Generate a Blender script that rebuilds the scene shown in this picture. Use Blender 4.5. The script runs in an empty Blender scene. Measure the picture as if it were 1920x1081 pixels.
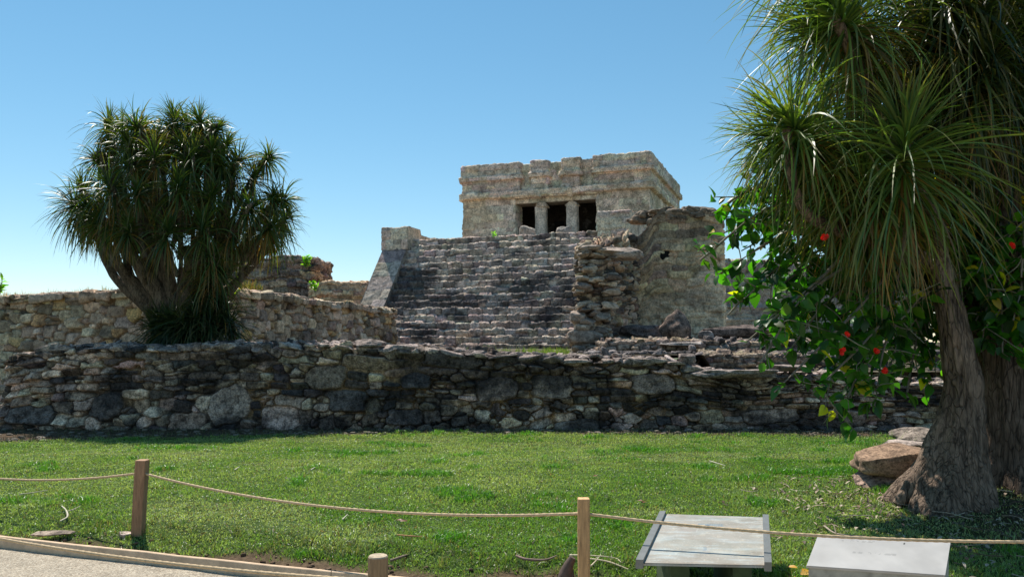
import bpy, math
import numpy as np
R = math.radians
C = bpy.context.scene.collection

# ------------------------------------------------------------------ camera, sky, sun
F = 1500.0; CX, CY = 960.0, 540.5; PITCH = math.atan(99.5 / F); EYE = 1.6
cam_d = bpy.data.cameras.new('camera'); cam = bpy.data.objects.new('camera', cam_d); C.objects.link(cam)
cam.location = (0, 0, EYE); cam.rotation_euler = (R(90) + PITCH, 0, 0)
cam_d.sensor_width = 36; cam_d.lens = 36 * F / 1920; cam_d.clip_end = 3000
bpy.context.scene.camera = cam
SUN_EL, SUN_AZ = 56.0, -26.0          # degrees; azimuth from +Y towards +X
world = bpy.data.worlds.new('World'); bpy.context.scene.world = world; world.use_nodes = True
nt = world.node_tree; bg = nt.nodes['Background']
sky = nt.nodes.new('ShaderNodeTexSky'); sky.sky_type = 'NISHITA'; sky.sun_disc = False
sky.sun_elevation = R(SUN_EL); sky.sun_rotation = R(SUN_AZ)
sky.air_density = 1.0; sky.dust_density = 0.0; sky.ozone_density = 1.6; sky.altitude = 800
hs = nt.nodes.new('ShaderNodeHueSaturation'); hs.inputs['Saturation'].default_value = 1.30; hs.inputs['Hue'].default_value = .484
gm = nt.nodes.new('ShaderNodeGamma'); gm.inputs[1].default_value = .80; nt.links.new(sky.outputs[0], gm.inputs[0]); nt.links.new(gm.outputs[0], hs.inputs['Color']); nt.links.new(hs.outputs[0], bg.inputs[0])
bg.inputs[1].default_value = 0.138
sun_d = bpy.data.lights.new('sun', 'SUN'); sun_d.energy = 4.8; sun_d.angle = R(0.55); sun_d.color = (1, .95, .86)
sun = bpy.data.objects.new('sun', sun_d); C.objects.link(sun)
sun.rotation_euler = (R(90 - SUN_EL), 0, R(180 - SUN_AZ))
vs = bpy.context.scene.view_settings
vs.view_transform = 'Standard'; vs.look = 'None'; vs.exposure = 0.44; vs.gamma = 1.0

ct, st = math.cos(PITCH), math.sin(PITCH)
def P(px, py, Y):
    cx = (px - CX) / F; cy = (CY - py) / F
    k = Y / (ct - cy * st)
    return np.array([cx * k, Y, EYE + (st + cy * ct) * k])
def Zat(py, Y): return P(CX, py, Y)[2]
def Xat(px, Y, py=640): return P(px, py, Y)[0]

# ------------------------------------------------------------------ noise
def _h(ix, iy, iz, seed):
    h = (ix.astype(np.uint32) * np.uint32(374761393) + iy.astype(np.uint32) * np.uint32(668265263)
         + iz.astype(np.uint32) * np.uint32(2246822519) + np.uint32((seed * 3266489917) & 0xffffffff))
    h ^= h >> np.uint32(15); h *= np.uint32(2654435761); h ^= h >> np.uint32(13); h *= np.uint32(1274126177); h ^= h >> np.uint32(16)
    return h.astype(np.float64) / 4294967295.0
def vn(x, y, z=0.0, seed=0):
    x, y, z = np.broadcast_arrays(np.asarray(x, float), np.asarray(y, float), np.asarray(z, float))
    x = x + 5000.0; y = y + 5000.0; z = z + 5000.0
    fx, fy, fz = np.floor(x), np.floor(y), np.floor(z)
    ix, iy, iz = fx.astype(np.int64), fy.astype(np.int64), fz.astype(np.int64)
    u, v, w = x - fx, y - fy, z - fz
    u = u*u*(3-2*u); v = v*v*(3-2*v); w = w*w*(3-2*w)
    r = 0
    for a in (0, 1):
        for b in (0, 1):
            for c in (0, 1):
                r = r + _h(ix+a, iy+b, iz+c, seed) * (u if a else 1-u) * (v if b else 1-v) * (w if c else 1-w)
    return r * 2 - 1
def fbm(x, y, z=0.0, seed=0, o=4, g=.5):
    s = 0; a = 1; n = 0
    for k in range(o):
        f = 2.0 ** k
        s = s + a * vn(np.asarray(x)*f, np.asarray(y)*f, np.asarray(z)*f, seed + 17*k); n += a; a *= g
    return s / n
def sst(a, b, x):
    t = np.clip((x - a) / (b - a), 0, 1); return t*t*(3-2*t)

# ------------------------------------------------------------------ mesh helpers
def srgb(r, g, b):
    f = lambda c: (c/255/12.92) if c/255 <= .04045 else ((c/255+.055)/1.055)**2.4
    return np.array([f(r), f(g), f(b)])
class MB:
    def __init__(s): s.v = []; s.f = []; s.c = []; s.n = 0
    def add(s, v, f, c):
        v = np.asarray(v, float).reshape(-1, 3); f = np.asarray(f, int)
        c = np.asarray(c, float)
        if c.ndim == 1: c = np.tile(c[:3], (len(v), 1))
        s.v.append(v); s.f.append(f + s.n); s.c.append(c); s.n += len(v)
    def build(s, name, mat, parent=None, smooth=True):
        me = bpy.data.meshes.new(name)
        V = np.concatenate(s.v); Cc = np.concatenate(s.c)
        me.vertices.add(len(V)); me.vertices.foreach_set('co', V.astype(np.float32).ravel())
        lt = np.concatenate([np.full(len(f), f.shape[1]) for f in s.f])
        lv = np.concatenate([f.ravel() for f in s.f])
        me.loops.add(len(lv)); me.loops.foreach_set('vertex_index', lv.astype(np.int32))
        me.polygons.add(len(lt))
        ls = np.concatenate([[0], np.cumsum(lt)[:-1]])
        me.polygons.foreach_set('loop_start', ls.astype(np.int32))
        me.polygons.foreach_set('use_smooth', np.full(len(lt), bool(smooth)))
        me.update(calc_edges=True)
        at = me.attributes.new('col', 'FLOAT_COLOR', 'POINT')
        at.data.foreach_set('color', np.concatenate([Cc, np.ones((len(Cc), 1))], 1).astype(np.float32).ravel())
        me.materials.append(mat)
        o = bpy.data.objects.new(name, me); C.objects.link(o)
        if parent is not None:
            o.parent = parent
            o.matrix_parent_inverse = parent.matrix_world.inverted() if parent.type != 'EMPTY' else parent.matrix_basis.inverted()
        return o
def tag(o, label=None, cat=None, group=None, kind=None):
    if label: o['label'] = label
    if cat: o['category'] = cat
    if group: o['group'] = group
    if kind: o['kind'] = kind
    return o
def empty(name, loc, label, cat, group=None):
    o = bpy.data.objects.new(name, None); C.objects.link(o); o.location = [float(a) for a in loc]
    o.empty_display_size = .2
    return tag(o, label, cat, group)
def part(mb, name, mat, parent, label=None, smooth=True):
    o = mb.build(name, mat, parent, smooth)
    if label: o['label'] = label
    return o
def grid_faces(nu, nv):
    i = np.arange(nu*nv).reshape(nu, nv)
    return np.stack([i[:-1, :-1], i[1:, :-1], i[1:, 1:], i[:-1, 1:]], -1).reshape(-1, 4)
def box(mb, c, s, col, rot=None, bev=.0):
    x = np.array([[a, b, d] for a in (-.5, .5) for b in (-.5, .5) for d in (-.5, .5)]) * np.array(s)
    if rot is not None: x = x @ np.asarray(rot).T
    mb.add(x + np.array(c), [[0,1,3,2],[4,6,7,5],[0,4,5,1],[2,3,7,6],[0,2,6,4],[1,5,7,3]], col)
def rotz(a):
    c, s = math.cos(a), math.sin(a); return np.array([[c,-s,0],[s,c,0],[0,0,1]])
def rotx(a):
    c, s = math.cos(a), math.sin(a); return np.array([[1,0,0],[0,c,-s],[0,s,c]])
def roty(a):
    c, s = math.cos(a), math.sin(a); return np.array([[c,0,s],[0,1,0],[-s,0,c]])
_cs = {}
def cubesphere(n):
    if n in _cs: return _cs[n]
    t = np.tan(np.linspace(-1, 1, n+1) * math.pi/4)
    V = []; Fs = []; k = 0
    for ax in range(3):
        for sg in (-1, 1):
            a, b = np.meshgrid(t, t, indexing='ij')
            p = np.zeros(a.shape + (3,)); p[..., ax] = sg
            p[..., (ax+1) % 3] = a*sg; p[..., (ax+2) % 3] = b
            V.append(p.reshape(-1, 3)); Fs.append(grid_faces(n+1, n+1) + k); k += (n+1)**2
    V = np.concatenate(V); Fs = np.concatenate(Fs)
    key = np.round(V, 5); u, idx, inv = np.unique(key, axis=0, return_index=True, return_inverse=True)
    inv = inv.ravel(); V = V[idx]; Fs = inv[Fs]
    V = V / np.linalg.norm(V, axis=1, keepdims=True)
    _cs[n] = (V, Fs); return _cs[n]
def rock(mb, c, s, seed, col, n=6, p=5.0, rot=None, amp=.10, vary=.1, cuts=8):
    V, Fs = cubesphere(n)
    r = (np.abs(V)**p).sum(1)**(-1/p)
    X = V * r[:, None]
    d = fbm(X[:,0]*1.1, X[:,1]*1.1, X[:,2]*1.1, seed, 3)
    d2 = fbm(X[:,0]*3, X[:,1]*3, X[:,2]*3, seed+5, 2)
    rg = np.random.default_rng(seed)
    for _ in range(cuts):                      # planar breaks
        nn = rg.normal(size=3); nn /= np.linalg.norm(nn); h = X @ nn; lim = rg.uniform(.62, 1.05)
        X = X - nn * np.clip(h - lim, 0, None)[:, None] * .95
    X = X * (1 + amp*2.0*d + amp*.7*d2)[:, None] * np.array(s) * .5
    if rot is not None: X = X @ rot.T
    k = 1 + vary*rg.normal()
    cc = np.asarray(col) * k * (1 + .15*d2)[:, None]
    mb.add(X + np.array(c), Fs, np.clip(cc, .005, .9))
def spline(pts, n):
    p = np.asarray(pts, float)
    if len(p) == 2: t = np.linspace(0, 1, n)[:, None]; return p[0]*(1-t) + p[1]*t
    q = np.vstack([2*p[0]-p[1], p, 2*p[-1]-p[-2]])
    t = np.linspace(0, len(p)-1 - 1e-9, n); i = t.astype(int); u = (t-i)[:, None]
    a, b, c, d = q[i], q[i+1], q[i+2], q[i+3]
    return .5*((2*b) + (c-a)*u + (2*a-5*b+4*c-d)*u*u + (3*b-a-3*c+d)*u**3)
def tube(mb, pts, rad, n=24, seg=8, col=(.3,.25,.2), amp=0., seed=0, rf=None, cap=True):
    """rf(t, ang)->multiplier ; pts control points ; rad control radii"""
    pts = np.asarray(pts, float); p = spline(pts, n)
    rr = np.interp(np.linspace(0, 1, n), np.linspace(0, 1, len(rad)), rad)
    T = np.gradient(p, axis=0); T /= np.linalg.norm(T, axis=1, keepdims=True) + 1e-9
    up = np.array([0, 0, 1.]) if abs(T[0][2]) < .9 else np.array([1., 0, 0])
    N = np.zeros_like(p); N[0] = np.cross(T[0], up); N[0] /= np.linalg.norm(N[0])
    for i in range(1, n):
        v = N[i-1] - T[i]*(N[i-1] @ T[i]); N[i] = v/(np.linalg.norm(v)+1e-9)
    B = np.cross(T, N)
    a = np.linspace(0, 2*math.pi, seg, endpoint=False)
    D = N[:, None]*np.cos(a)[None, :, None] + B[:, None]*np.sin(a)[None, :, None]
    m = np.ones((n, seg))
    if rf is not None: m = rf(np.linspace(0, 1, n)[:, None], a[None, :], D)
    X = p[:, None] + D * (rr[:, None]*m)[..., None]
    if amp:
        X = X + D * (amp * fbm(X[...,0]*9, X[...,1]*9, X[...,2]*4, seed, 3))[..., None]
    i = np.arange(n*seg).reshape(n, seg); j = np.roll(i, -1, 1)
    f = np.stack([i[:-1], j[:-1], j[1:], i[1:]], -1).reshape(-1, 4)
    V = X.reshape(-1, 3); cc = np.asarray(col, float)
    if cc.ndim == 1: cc = np.tile(cc, (len(V), 1))
    mb.add(V, f, cc)
    if cap:
        for e, k in ((0, 0), (n-1, 1)):
            ring = X[e]; ctr = p[e]
            vv = np.vstack([ring, ctr]); idx = np.arange(seg)
            tri = np.stack([idx, np.roll(idx, -1), np.full(seg, seg)], -1)
            if k == 0: tri = tri[:, ::-1]
            mb.add(vv, tri, cc[0] if cc.ndim == 2 else cc)

# ------------------------------------------------------------------ materials
def newmat(name):
    m = bpy.data.materials.new(name); m.use_nodes = True
    return m, m.node_tree, m.node_tree.nodes['Principled BSDF']
def N(nt, t, **k):
    n = nt.nodes.new(t)
    for a, b in k.items():
        if a in n.inputs: n.inputs[a].default_value = b
        else: setattr(n, a, b)
    return n
def ramp(nt, src, stops):
    r = nt.nodes.new('ShaderNodeValToRGB'); nt.links.new(src, r.inputs[0])
    e = r.color_ramp.elements
    while len(e) < len(stops): e.new(.5)
    for q, (p, c) in zip(e, stops): q.position = p; q.color = tuple(c)[:3] + (1,) if hasattr(c, '__len__') else (c, c, c, 1)
    return r
def mixc(nt, fac, a, b, mode='MIX'):
    m = nt.nodes.new('ShaderNodeMix'); m.data_type = 'RGBA'; m.blend_type = mode
    for i, x in ((0, fac), (6, a), (7, b)):
        if isinstance(x, bpy.types.NodeSocket): nt.links.new(x, m.inputs[i])
        else: m.inputs[i].default_value = x if i == 0 else tuple(x)[:3] + (1,)
    return m.outputs[2]
def stone_mat(name, sc=1.0, bump=.5, black=(.55, .75), blackcol=(.022, .021, .022), stain_scale=.55, fine=.55, white=.0, dist=.02, micro=1., tint=(1.06, .945, .92)):
    m, t, b = newmat(name); L = t.links
    co = N(t, 'ShaderNodeTexCoord').outputs['Object']
    at = N(t, 'ShaderNodeAttribute', attribute_name='col').outputs['Color']
    n1 = N(t, 'ShaderNodeTexNoise', Scale=5*sc, Detail=8.0, Roughness=.65); L.new(co, n1.inputs['Vector'])
    n2 = N(t, 'ShaderNodeTexNoise', Scale=22*sc, Detail=6.0, Roughness=.7); L.new(co, n2.inputs['Vector'])
    n3 = N(t, 'ShaderNodeTexNoise', Scale=stain_scale, Detail=10.0, Roughness=.72); L.new(co, n3.inputs['Vector'])
    r1 = ramp(t, n1.outputs[0], [(.36, 1-fine*1.25), (.5, 1.0), (.66, 1+fine)])
    r2 = ramp(t, n2.outputs[0], [(.36, 1-.62*micro), (.5, 1.0), (.64, 1+.5*micro)])
    c = mixc(t, 1.0, at, r1.outputs[0], 'MULTIPLY')
    c = mixc(t, 1.0, c, r2.outputs[0], 'MULTIPLY')
    r3 = ramp(t, n3.outputs[0], [(black[0], 0.0), (black[1], .88)])
    c = mixc(t, r3.outputs[0], c, blackcol)
    if white:
        n4 = N(t, 'ShaderNodeTexNoise', Scale=2.6*sc, Detail=9.0, Roughness=.75); L.new(co, n4.inputs['Vector'])
        r4 = ramp(t, n4.outputs[0], [(.56, 0.0), (.68, white)])
        c = mixc(t, r4.outputs[0], c, (.46, .44, .41))
    c = mixc(t, 1.0, c, tint, 'MULTIPLY')
    L.new(c, b.inputs['Base Color']); b.inputs['Roughness'].default_value = .95
    b.inputs['Specular IOR Level'].default_value = .25
    bp = N(t, 'ShaderNodeBump', Strength=bump, Distance=dist)
    ad = N(t, 'ShaderNodeMath', operation='ADD'); mu = N(t, 'ShaderNodeMath', operation='MULTIPLY'); mu.inputs[1].default_value = .45
    L.new(n2.outputs[0], mu.inputs[0]); L.new(n1.outputs[0], ad.inputs[0]); L.new(mu.outputs[0], ad.inputs[1])
    L.new(ad.outputs[0], bp.inputs['Height']); L.new(bp.outputs[0], b.inputs['Normal'])
    return m
def leaf_mat(name, rough=.38, trans=.35, tcol=(1.6, 1.9, .6), spec=.5):
    m, t, b = newmat(name); L = t.links
    at = N(t, 'ShaderNodeAttribute', attribute_name='col').outputs['Color']
    L.new(at, b.inputs['Base Color']); b.inputs['Roughness'].default_value = rough; b.inputs['Specular IOR Level'].default_value = spec
    tr = N(t, 'ShaderNodeBsdfTranslucent'); L.new(mixc(t, 1.0, at, tcol, 'MULTIPLY'), tr.inputs[0])
    mx = N(t, 'ShaderNodeMixShader'); mx.inputs[0].default_value = trans
    L.new(b.outputs[0], mx.inputs[1]); L.new(tr.outputs[0], mx.inputs[2])
    L.new(mx.outputs[0], t.nodes['Material Output'].inputs[0])
    return m
def simple_mat(name, rough=.7, nscale=8., var=.35, bump=.3, dist=.004, stretch=None, metal=0., spec=.4):
    m, t, b = newmat(name); L = t.links
    co = N(t, 'ShaderNodeTexCoord').outputs['Object']
    if stretch:
        mp = N(t, 'ShaderNodeMapping'); mp.inputs['Scale'].default_value = stretch; L.new(co, mp.inputs[0]); co = mp.outputs[0]
    at = N(t, 'ShaderNodeAttribute', attribute_name='col').outputs['Color']
    n1 = N(t, 'ShaderNodeTexNoise', Scale=nscale, Detail=7.0, Roughness=.65); L.new(co, n1.inputs['Vector'])
    r1 = ramp(t, n1.outputs[0], [(.3, 1-var), (.7, 1+var)])
    L.new(mixc(t, 1.0, at, r1.outputs[0], 'MULTIPLY'), b.inputs['Base Color'])
    b.inputs['Roughness'].default_value = rough; b.inputs['Metallic'].default_value = metal; b.inputs['Specular IOR Level'].default_value = spec
    bp = N(t, 'ShaderNodeBump', Strength=bump, Distance=dist); L.new(n1.outputs[0], bp.inputs['Height']); L.new(bp.outputs[0], b.inputs['Normal'])
    return m
def bark_mat(name, cells=9., zs=.45, depth=.03, crack=.12):
    m, t, b = newmat(name); L = t.links
    co = N(t, 'ShaderNodeTexCoord').outputs['Object']
    mp = N(t, 'ShaderNodeMapping'); mp.inputs['Scale'].default_value = (1, 1, zs); L.new(co, mp.inputs[0])
    n0 = N(t, 'ShaderNodeTexNoise', Scale=4., Detail=4.0); L.new(mp.outputs[0], n0.inputs['Vector'])
    wp = N(t, 'ShaderNodeVectorMath', operation='MULTIPLY_ADD'); L.new(n0.outputs[1], wp.inputs[0]); wp.inputs[1].default_value = (.22, .22, .22); L.new(mp.outputs[0], wp.inputs[2])
    v = N(t, 'ShaderNodeTexVoronoi', feature='DISTANCE_TO_EDGE', Scale=cells); L.new(wp.outputs[0], v.inputs['Vector'])
    n1 = N(t, 'ShaderNodeTexNoise', Scale=30., Detail=7.0, Roughness=.7); L.new(mp.outputs[0], n1.inputs['Vector'])
    n2 = N(t, 'ShaderNodeTexNoise', Scale=2.2, Detail=5.0, Roughness=.6); L.new(co, n2.inputs['Vector'])
    at = N(t, 'ShaderNodeAttribute', attribute_name='col').outputs['Color']
    n5 = N(t, 'ShaderNodeTexNoise', Scale=7., Detail=3.0); L.new(mp.outputs[0], n5.inputs['Vector'])
    ml = N(t, 'ShaderNodeMath', operation='MULTIPLY_ADD'); L.new(n5.outputs[0], ml.inputs[0]); ml.inputs[1].default_value = crack*2.4; ml.inputs[2].default_value = -crack*.9
    sm = N(t, 'ShaderNodeMath', operation='ADD'); L.new(v.outputs['Distance'], sm.inputs[0]); L.new(ml.outputs[0], sm.inputs[1])
    r0 = ramp(t, sm.outputs[0], [(.0, .62), (crack*1.4, 1.0)])
    mp2 = N(t, 'ShaderNodeMapping'); mp2.inputs['Scale'].default_value = (1, 1, .12); L.new(co, mp2.inputs[0])
    nr = N(t, 'ShaderNodeTexNoise', Scale=cells*1.3, Detail=5.0, Roughness=.65, Distortion=.6); L.new(mp2.outputs[0], nr.inputs['Vector'])
    rr2 = ramp(t, nr.outputs[0], [(.38, .38), (.5, .95), (.65, 1.25)])
    r1 = ramp(t, n1.outputs[0], [(.3, .6), (.7, 1.35)]); r2 = ramp(t, n2.outputs[0], [(.3, .7), (.7, 1.25)])
    c = mixc(t, 1., at, r0.outputs[0], 'MULTIPLY'); c = mixc(t, 1., c, rr2.outputs[0], 'MULTIPLY'); c = mixc(t, 1., c, r1.outputs[0], 'MULTIPLY'); c = mixc(t, 1., c, r2.outputs[0], 'MULTIPLY')
    L.new(c, b.inputs['Base Color']); b.inputs['Roughness'].default_value = .92; b.inputs['Specular IOR Level'].default_value = .2
    rr = ramp(t, sm.outputs[0], [(0, 0.), (crack*1.3, 1.)])
    ad = N(t, 'ShaderNodeMath', operation='MULTIPLY_ADD'); L.new(n1.outputs[0], ad.inputs[0]); ad.inputs[1].default_value = .5; am = N(t, 'ShaderNodeMath', operation='MULTIPLY_ADD'); L.new(nr.outputs[0], am.inputs[0]); am.inputs[1].default_value = 1.6; L.new(rr.outputs[0], am.inputs[2]); L.new(am.outputs[0], ad.inputs[2])
    bp = N(t, 'ShaderNodeBump', Strength=.9, Distance=depth); L.new(ad.outputs[0], bp.inputs['Height']); L.new(bp.outputs[0], b.inputs['Normal'])
    return m
M_WALL = stone_mat('rubble_stone', 1.6, .8, (.52, .66), stain_scale=.8, dist=.025)
M_UPPER = stone_mat('pale_rubble_stone', 1.5, .7, (.58, .74), stain_scale=.9, dist=.025, fine=.35, micro=.75)
M_STAIR = stone_mat('stair_stone', 1.1, .8, (.52, .68), (.018, .018, .022), stain_scale=1.1, white=.35, dist=.04, fine=.4, micro=.85, tint=(1.05, .97, .95))
M_TEMPLE = stone_mat('temple_plaster', .8, .9, (.60, .72), (.06, .055, .045), stain_scale=1.6, fine=.30, white=.4, dist=.05, micro=.8, tint=(1.06, .98, .93))
M_SHRINE = stone_mat('shrine_plaster', .9, .8, (.62, .80), stain_scale=.9, dist=.04, fine=.35, micro=.7, tint=(1.07, .97, .90))
M_RUBBLE = stone_mat('rubble', 1.5, .8, (.5, .66), stain_scale=1.2, dist=.03)
M_YLEAF = leaf_mat('strap_leaf', .46, .32, (1.6, 1.8, .45))
M_BLEAF = leaf_mat('broad_leaf', .40, .50, (1.5, 2.7, .35))
M_GRASS = leaf_mat('grass_blade', .42, .38, (1.5, 1.6, .6), .4)
M_FLOWER = leaf_mat('petal', .5, .35, (1.6, 1, 1))
M_BARK = bark_mat('bark', 22., .24, .02, .07)
M_BARK2 = bark_mat('branch_bark', 26., .35, .012, .1)
M_WOOD = simple_mat('weathered_wood', .8, 10., .4, .5, .006, (6, 6, .7))
M_PLANK = simple_mat('edging_wood', .8, 9., .3, .4, .004)
M_ROPE = simple_mat('rope_fibre', .9, 60., .3, .5, .003)
M_METAL = simple_mat('grey_metal', .45, 14., .15, .1, .001, metal=.3)
M_CONC = simple_mat('concrete', .9, 14., .3, .4, .006)
M_TWIG = simple_mat('dry_twig', .8, 40., .3, .4, .002)

# ------------------------------------------------------------------ stone relief
def courses(W, H, h, w, rng, split=.18, wob=.02, ang=.05, p=(4, 8), ry=.5, grow=0):
    out = []; y = 0.; k = 0
    while y < H:
        hh = rng.uniform(*h) * (1 + grow*(1 - y/H)); x = -rng.uniform(0, .3); 
        while x < W + .2:
            ww = rng.uniform(*w) * (hh / (.5*(h[0]+h[1])))**.5
            if rng.random() < .12: ww *= 1.6
            wy = wob*math.sin(x*1.3 + y*3)*2 + wob*math.sin(x*.37+y)*3
            if rng.random() < split and ww < hh*3:
                q = rng.uniform(.35, .65)
                for (a, b) in ((y, q), (y+hh*q, 1-q)):
                    w2 = ww if rng.random() < .5 else ww/2
                    for i in range(int(round(ww/w2))):
                        out.append((x+w2*(i+.5), a+hh*b/2+wy, w2*.5, hh*b*.5, rng.normal()*ang, rng.uniform(*p)))
            else:
                out.append((x+ww/2 + rng.normal()*.01, y+hh/2+wy+rng.normal()*hh*.06, ww*.5, hh*.5*rng.uniform(.85, 1.1), rng.normal()*ang, rng.uniform(*p)))
            x += ww
        y += hh; k += 1
    return out
def rubblepack(W, H, r, n, rng, asp=(1.0, 1.9), ang=.35, p=(2.5, 5)):
    """poisson style packing, big first"""
    out = []; 
    P_ = np.zeros((0, 3))
    for k in range(n):
        f = 1 - k/n; rr = r[0] + (r[1]-r[0]) * f**2.2
        x, y = rng.uniform(0, W), rng.uniform(0, H)
        if len(P_) and (np.hypot(P_[:,0]-x, (P_[:,1]-y)*1.3) < (P_[:,2]+rr)*.92).any(): continue
        P_ = np.vstack([P_, [x, y, rr]]); a = rng.uniform(*asp)
        out.append((x, y, rr*a**.5*1.05, rr/a**.5*1.05, rng.normal()*ang, rng.uniform(*p)))
    return out
def relief(W, H, res, seeds, rng, groove=.05, dome=.03, off=.02, tilt=.04, rough=.012, warp=.03, edge=.35, nsc=6.):
    nu = max(2, int(W/res)+1); nv = max(2, int(H/res)+1)
    s = np.linspace(0, W, nu); t = np.linspace(0, H, nv); S, T = np.meshgrid(s, t, indexing='ij')
    sd = int(rng.integers(1e6))
    Sx = S + warp*fbm(S*3.5, T*3.5, 0, sd, 3); Ty = T + warp*.8*fbm(S*3.5, T*3.5, 9., sd+3, 3)
    m1 = np.full(S.shape, 9.); m2 = np.full(S.shape, 9.); I = np.zeros(S.shape, int)
    tx = rng.normal(size=len(seeds))*tilt; ty = rng.normal(size=len(seeds))*tilt; of = rng.normal(size=len(seeds))*off
    tl = np.zeros(S.shape)
    for k, (cx, cy, rx, ry, an, p) in enumerate(seeds):
        rad = 2.2*max(rx, ry) + .1
        a, b = np.searchsorted(s, [cx-rad, cx+rad]); c, d = np.searchsorted(t, [cy-rad, cy+rad])
        if a >= b or c >= d: continue
        x = Sx[a:b, c:d]-cx; y = Ty[a:b, c:d]-cy; ca, sa = math.cos(an), math.sin(an)
        xx = (x*ca + y*sa)/rx; yy = (-x*sa + y*ca)/ry
        m = (np.abs(xx)**p + np.abs(yy)**p)**(1/p)
        # scale distances in metres rather than ratios, so big stones don't swallow small ones
        m = 1 + (m-1)*min(rx, ry)/.1
        A = m1[a:b, c:d]; B = m2[a:b, c:d]; q = m < A
        m2[a:b, c:d] = np.where(q, A, np.minimum(B, m)); m1[a:b, c:d] = np.where(q, m, A)
        I[a:b, c:d] = np.where(q, k, I[a:b, c:d]); tl[a:b, c:d] = np.where(q, tx[k]*xx + ty[k]*yy, tl[a:b, c:d])
    e = np.clip(m2 - m1, 0, 3)
    gap = sst(.9, 1.35, m1)
    prof = sst(0, edge, e) * (1-gap)
    inn = np.clip(1.2 - m1, 0, 1)
    h = groove*(prof-1) + dome*prof*np.minimum(inn, .8) + prof*(of[I] + tl*.5) + rough*fbm(S*nsc, T*nsc, 0, sd+9, 4) + rough*.8*fbm(S*nsc*4, T*nsc*4, 3, sd+5, 2)
    mortar = 1 - sst(.0, .22, e)*(1-sst(1.0, 1.25, m1))
    return S, T, h, I, mortar, s, t
def polyl(pts):
    p = np.asarray(pts, float); d = np.diff(p, axis=0); l = np.hypot(d[:,0], d[:,1]); cum = np.concatenate([[0], np.cumsum(l)])
    return p, d/l[:, None], cum
def sample(pts, s, soft):
    p, d, cum = polyl(pts)
    x = np.interp(s, cum, p[:,0]); y = np.interp(s, cum, p[:,1])
    nn = np.stack([d[:,1], -d[:,0]], 1)     # right-hand normal of each segment
    # normals blend over 'soft' around corners
    mid = []; nv = []
    for i in range(len(d)):
        L = cum[i+1]-cum[i]; e = min(soft, L*.49)
        mid += [cum[i] + (e if i else 0), cum[i+1] - (e if i < len(d)-1 else 0)]; nv += [nn[i], nn[i]]
    nv = np.array(nv); a = np.interp(s, mid, nv[:,0]); b = np.interp(s, mid, nv[:,1]); l = np.hypot(a, b)+1e-9
    return x, y, a/l, b/l
def wall(mb, plan, section, seedfn, pal, rng, res=.03, zf=None, mcol=(.2,.15,.09), colfn=None, soft=.06, sec_soft=.03, mort=.8, bigcol=None, **kw):
    """plan: XY polyline left->right as seen from outside; section: (outward, z) from bottom outer up and over"""
    W = polyl(plan)[2][-1]; H = polyl(section)[2][-1]
    seeds = seedfn(W, H)
    S, T, h, I, mo, s, t = relief(W, H, res, seeds, rng, **kw)
    x, y, nx, ny = sample(plan, s, soft)
    sec = [(b, a) for a, b in section]     # travel (z, out) -> normal right-hand = outward
    zz, oo, nz, no = sample(sec, t, sec_soft)
    # sample(): right-hand normal of (dz,do) is (do,-dz); outward must be flipped
    nz, no = -nz, -no
    z = zz[None, :] + h*nz[None, :]
    if zf is not None: z = zf(S, z)
    o = oo[None, :] + h*no[None, :]
    X = x[:, None] + nx[:, None]*o; Y = y[:, None] + ny[:, None]*o
    V = np.stack([X, Y, z], -1)
    pc = pal(rng, len(seeds))
    if bigcol is not None: pc[-len(bigcol):] = bigcol
    col = pc[I]
    mn = sst(-.05, .35, fbm(S*1.1, T*1.6, 4, 301, 4))[..., None]; mc = np.asarray(mcol)*mn + np.array([.05,.04,.03])*(1-mn)  # dark share of the mortar colour paints in shade between the stones
    col = col*(1-mo[..., None]*mort) + mc*mo[..., None]*mort
    if colfn is not None: col = colfn(S, T, V, col)
    mb.add(V, grid_faces(len(s), len(t)), np.clip(col, .004, .9).reshape(-1, 3))
    return seeds
def palette(cols, wts, var=.14):
    cols = np.array(cols); wts = np.array(wts, float); wts /= wts.sum()
    def f(rng, n):
        i = rng.choice(len(cols), n, p=wts); return cols[i] * (1 + var*rng.normal(size=(n, 1))) * (1 + .04*rng.normal(size=(n, 3)))
    return f
PAL_FRONT = palette([(.44,.345,.25),(.31,.245,.185),(.62,.50,.37),(.17,.135,.11),(.50,.35,.26),(.075,.066,.06)], [5, 5, 4, 3, 2, 3], .2)
PAL_UP = palette([(.53,.43,.31),(.43,.35,.26),(.64,.53,.39),(.26,.215,.165),(.58,.42,.22)], [5, 4, 4, 2, .8], .18)
PAL_RIGHTWALL = palette([(.64,.49,.32),(.52,.40,.27),(.72,.56,.37),(.36,.28,.21)], [5, 4, 2, 2])
PAL_STAIR = palette([(.50,.42,.34),(.42,.35,.29),(.60,.51,.42),(.27,.23,.20),(.46,.41,.36)], [5, 4, 2, 1.5, 2])
PAL_TEMPLE = palette([(.74,.66,.52),(.68,.60,.47),(.80,.72,.58),(.62,.53,.42)], [4, 3, 3, 2], .10)
PAL_PINK = palette([(.66,.56,.45),(.60,.50,.41),(.74,.64,.52)], [3, 3, 2], .10)
PAL_GREY = palette([(.37,.335,.285),(.42,.38,.32),(.30,.275,.245)], [3, 3, 2], .08)
PAL_BLACKY = palette([(.30,.25,.20),(.36,.30,.23),(.17,.15,.135),(.44,.36,.25)], [4, 3, 2, 2])
rng = np.random.default_rng(7)

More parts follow.
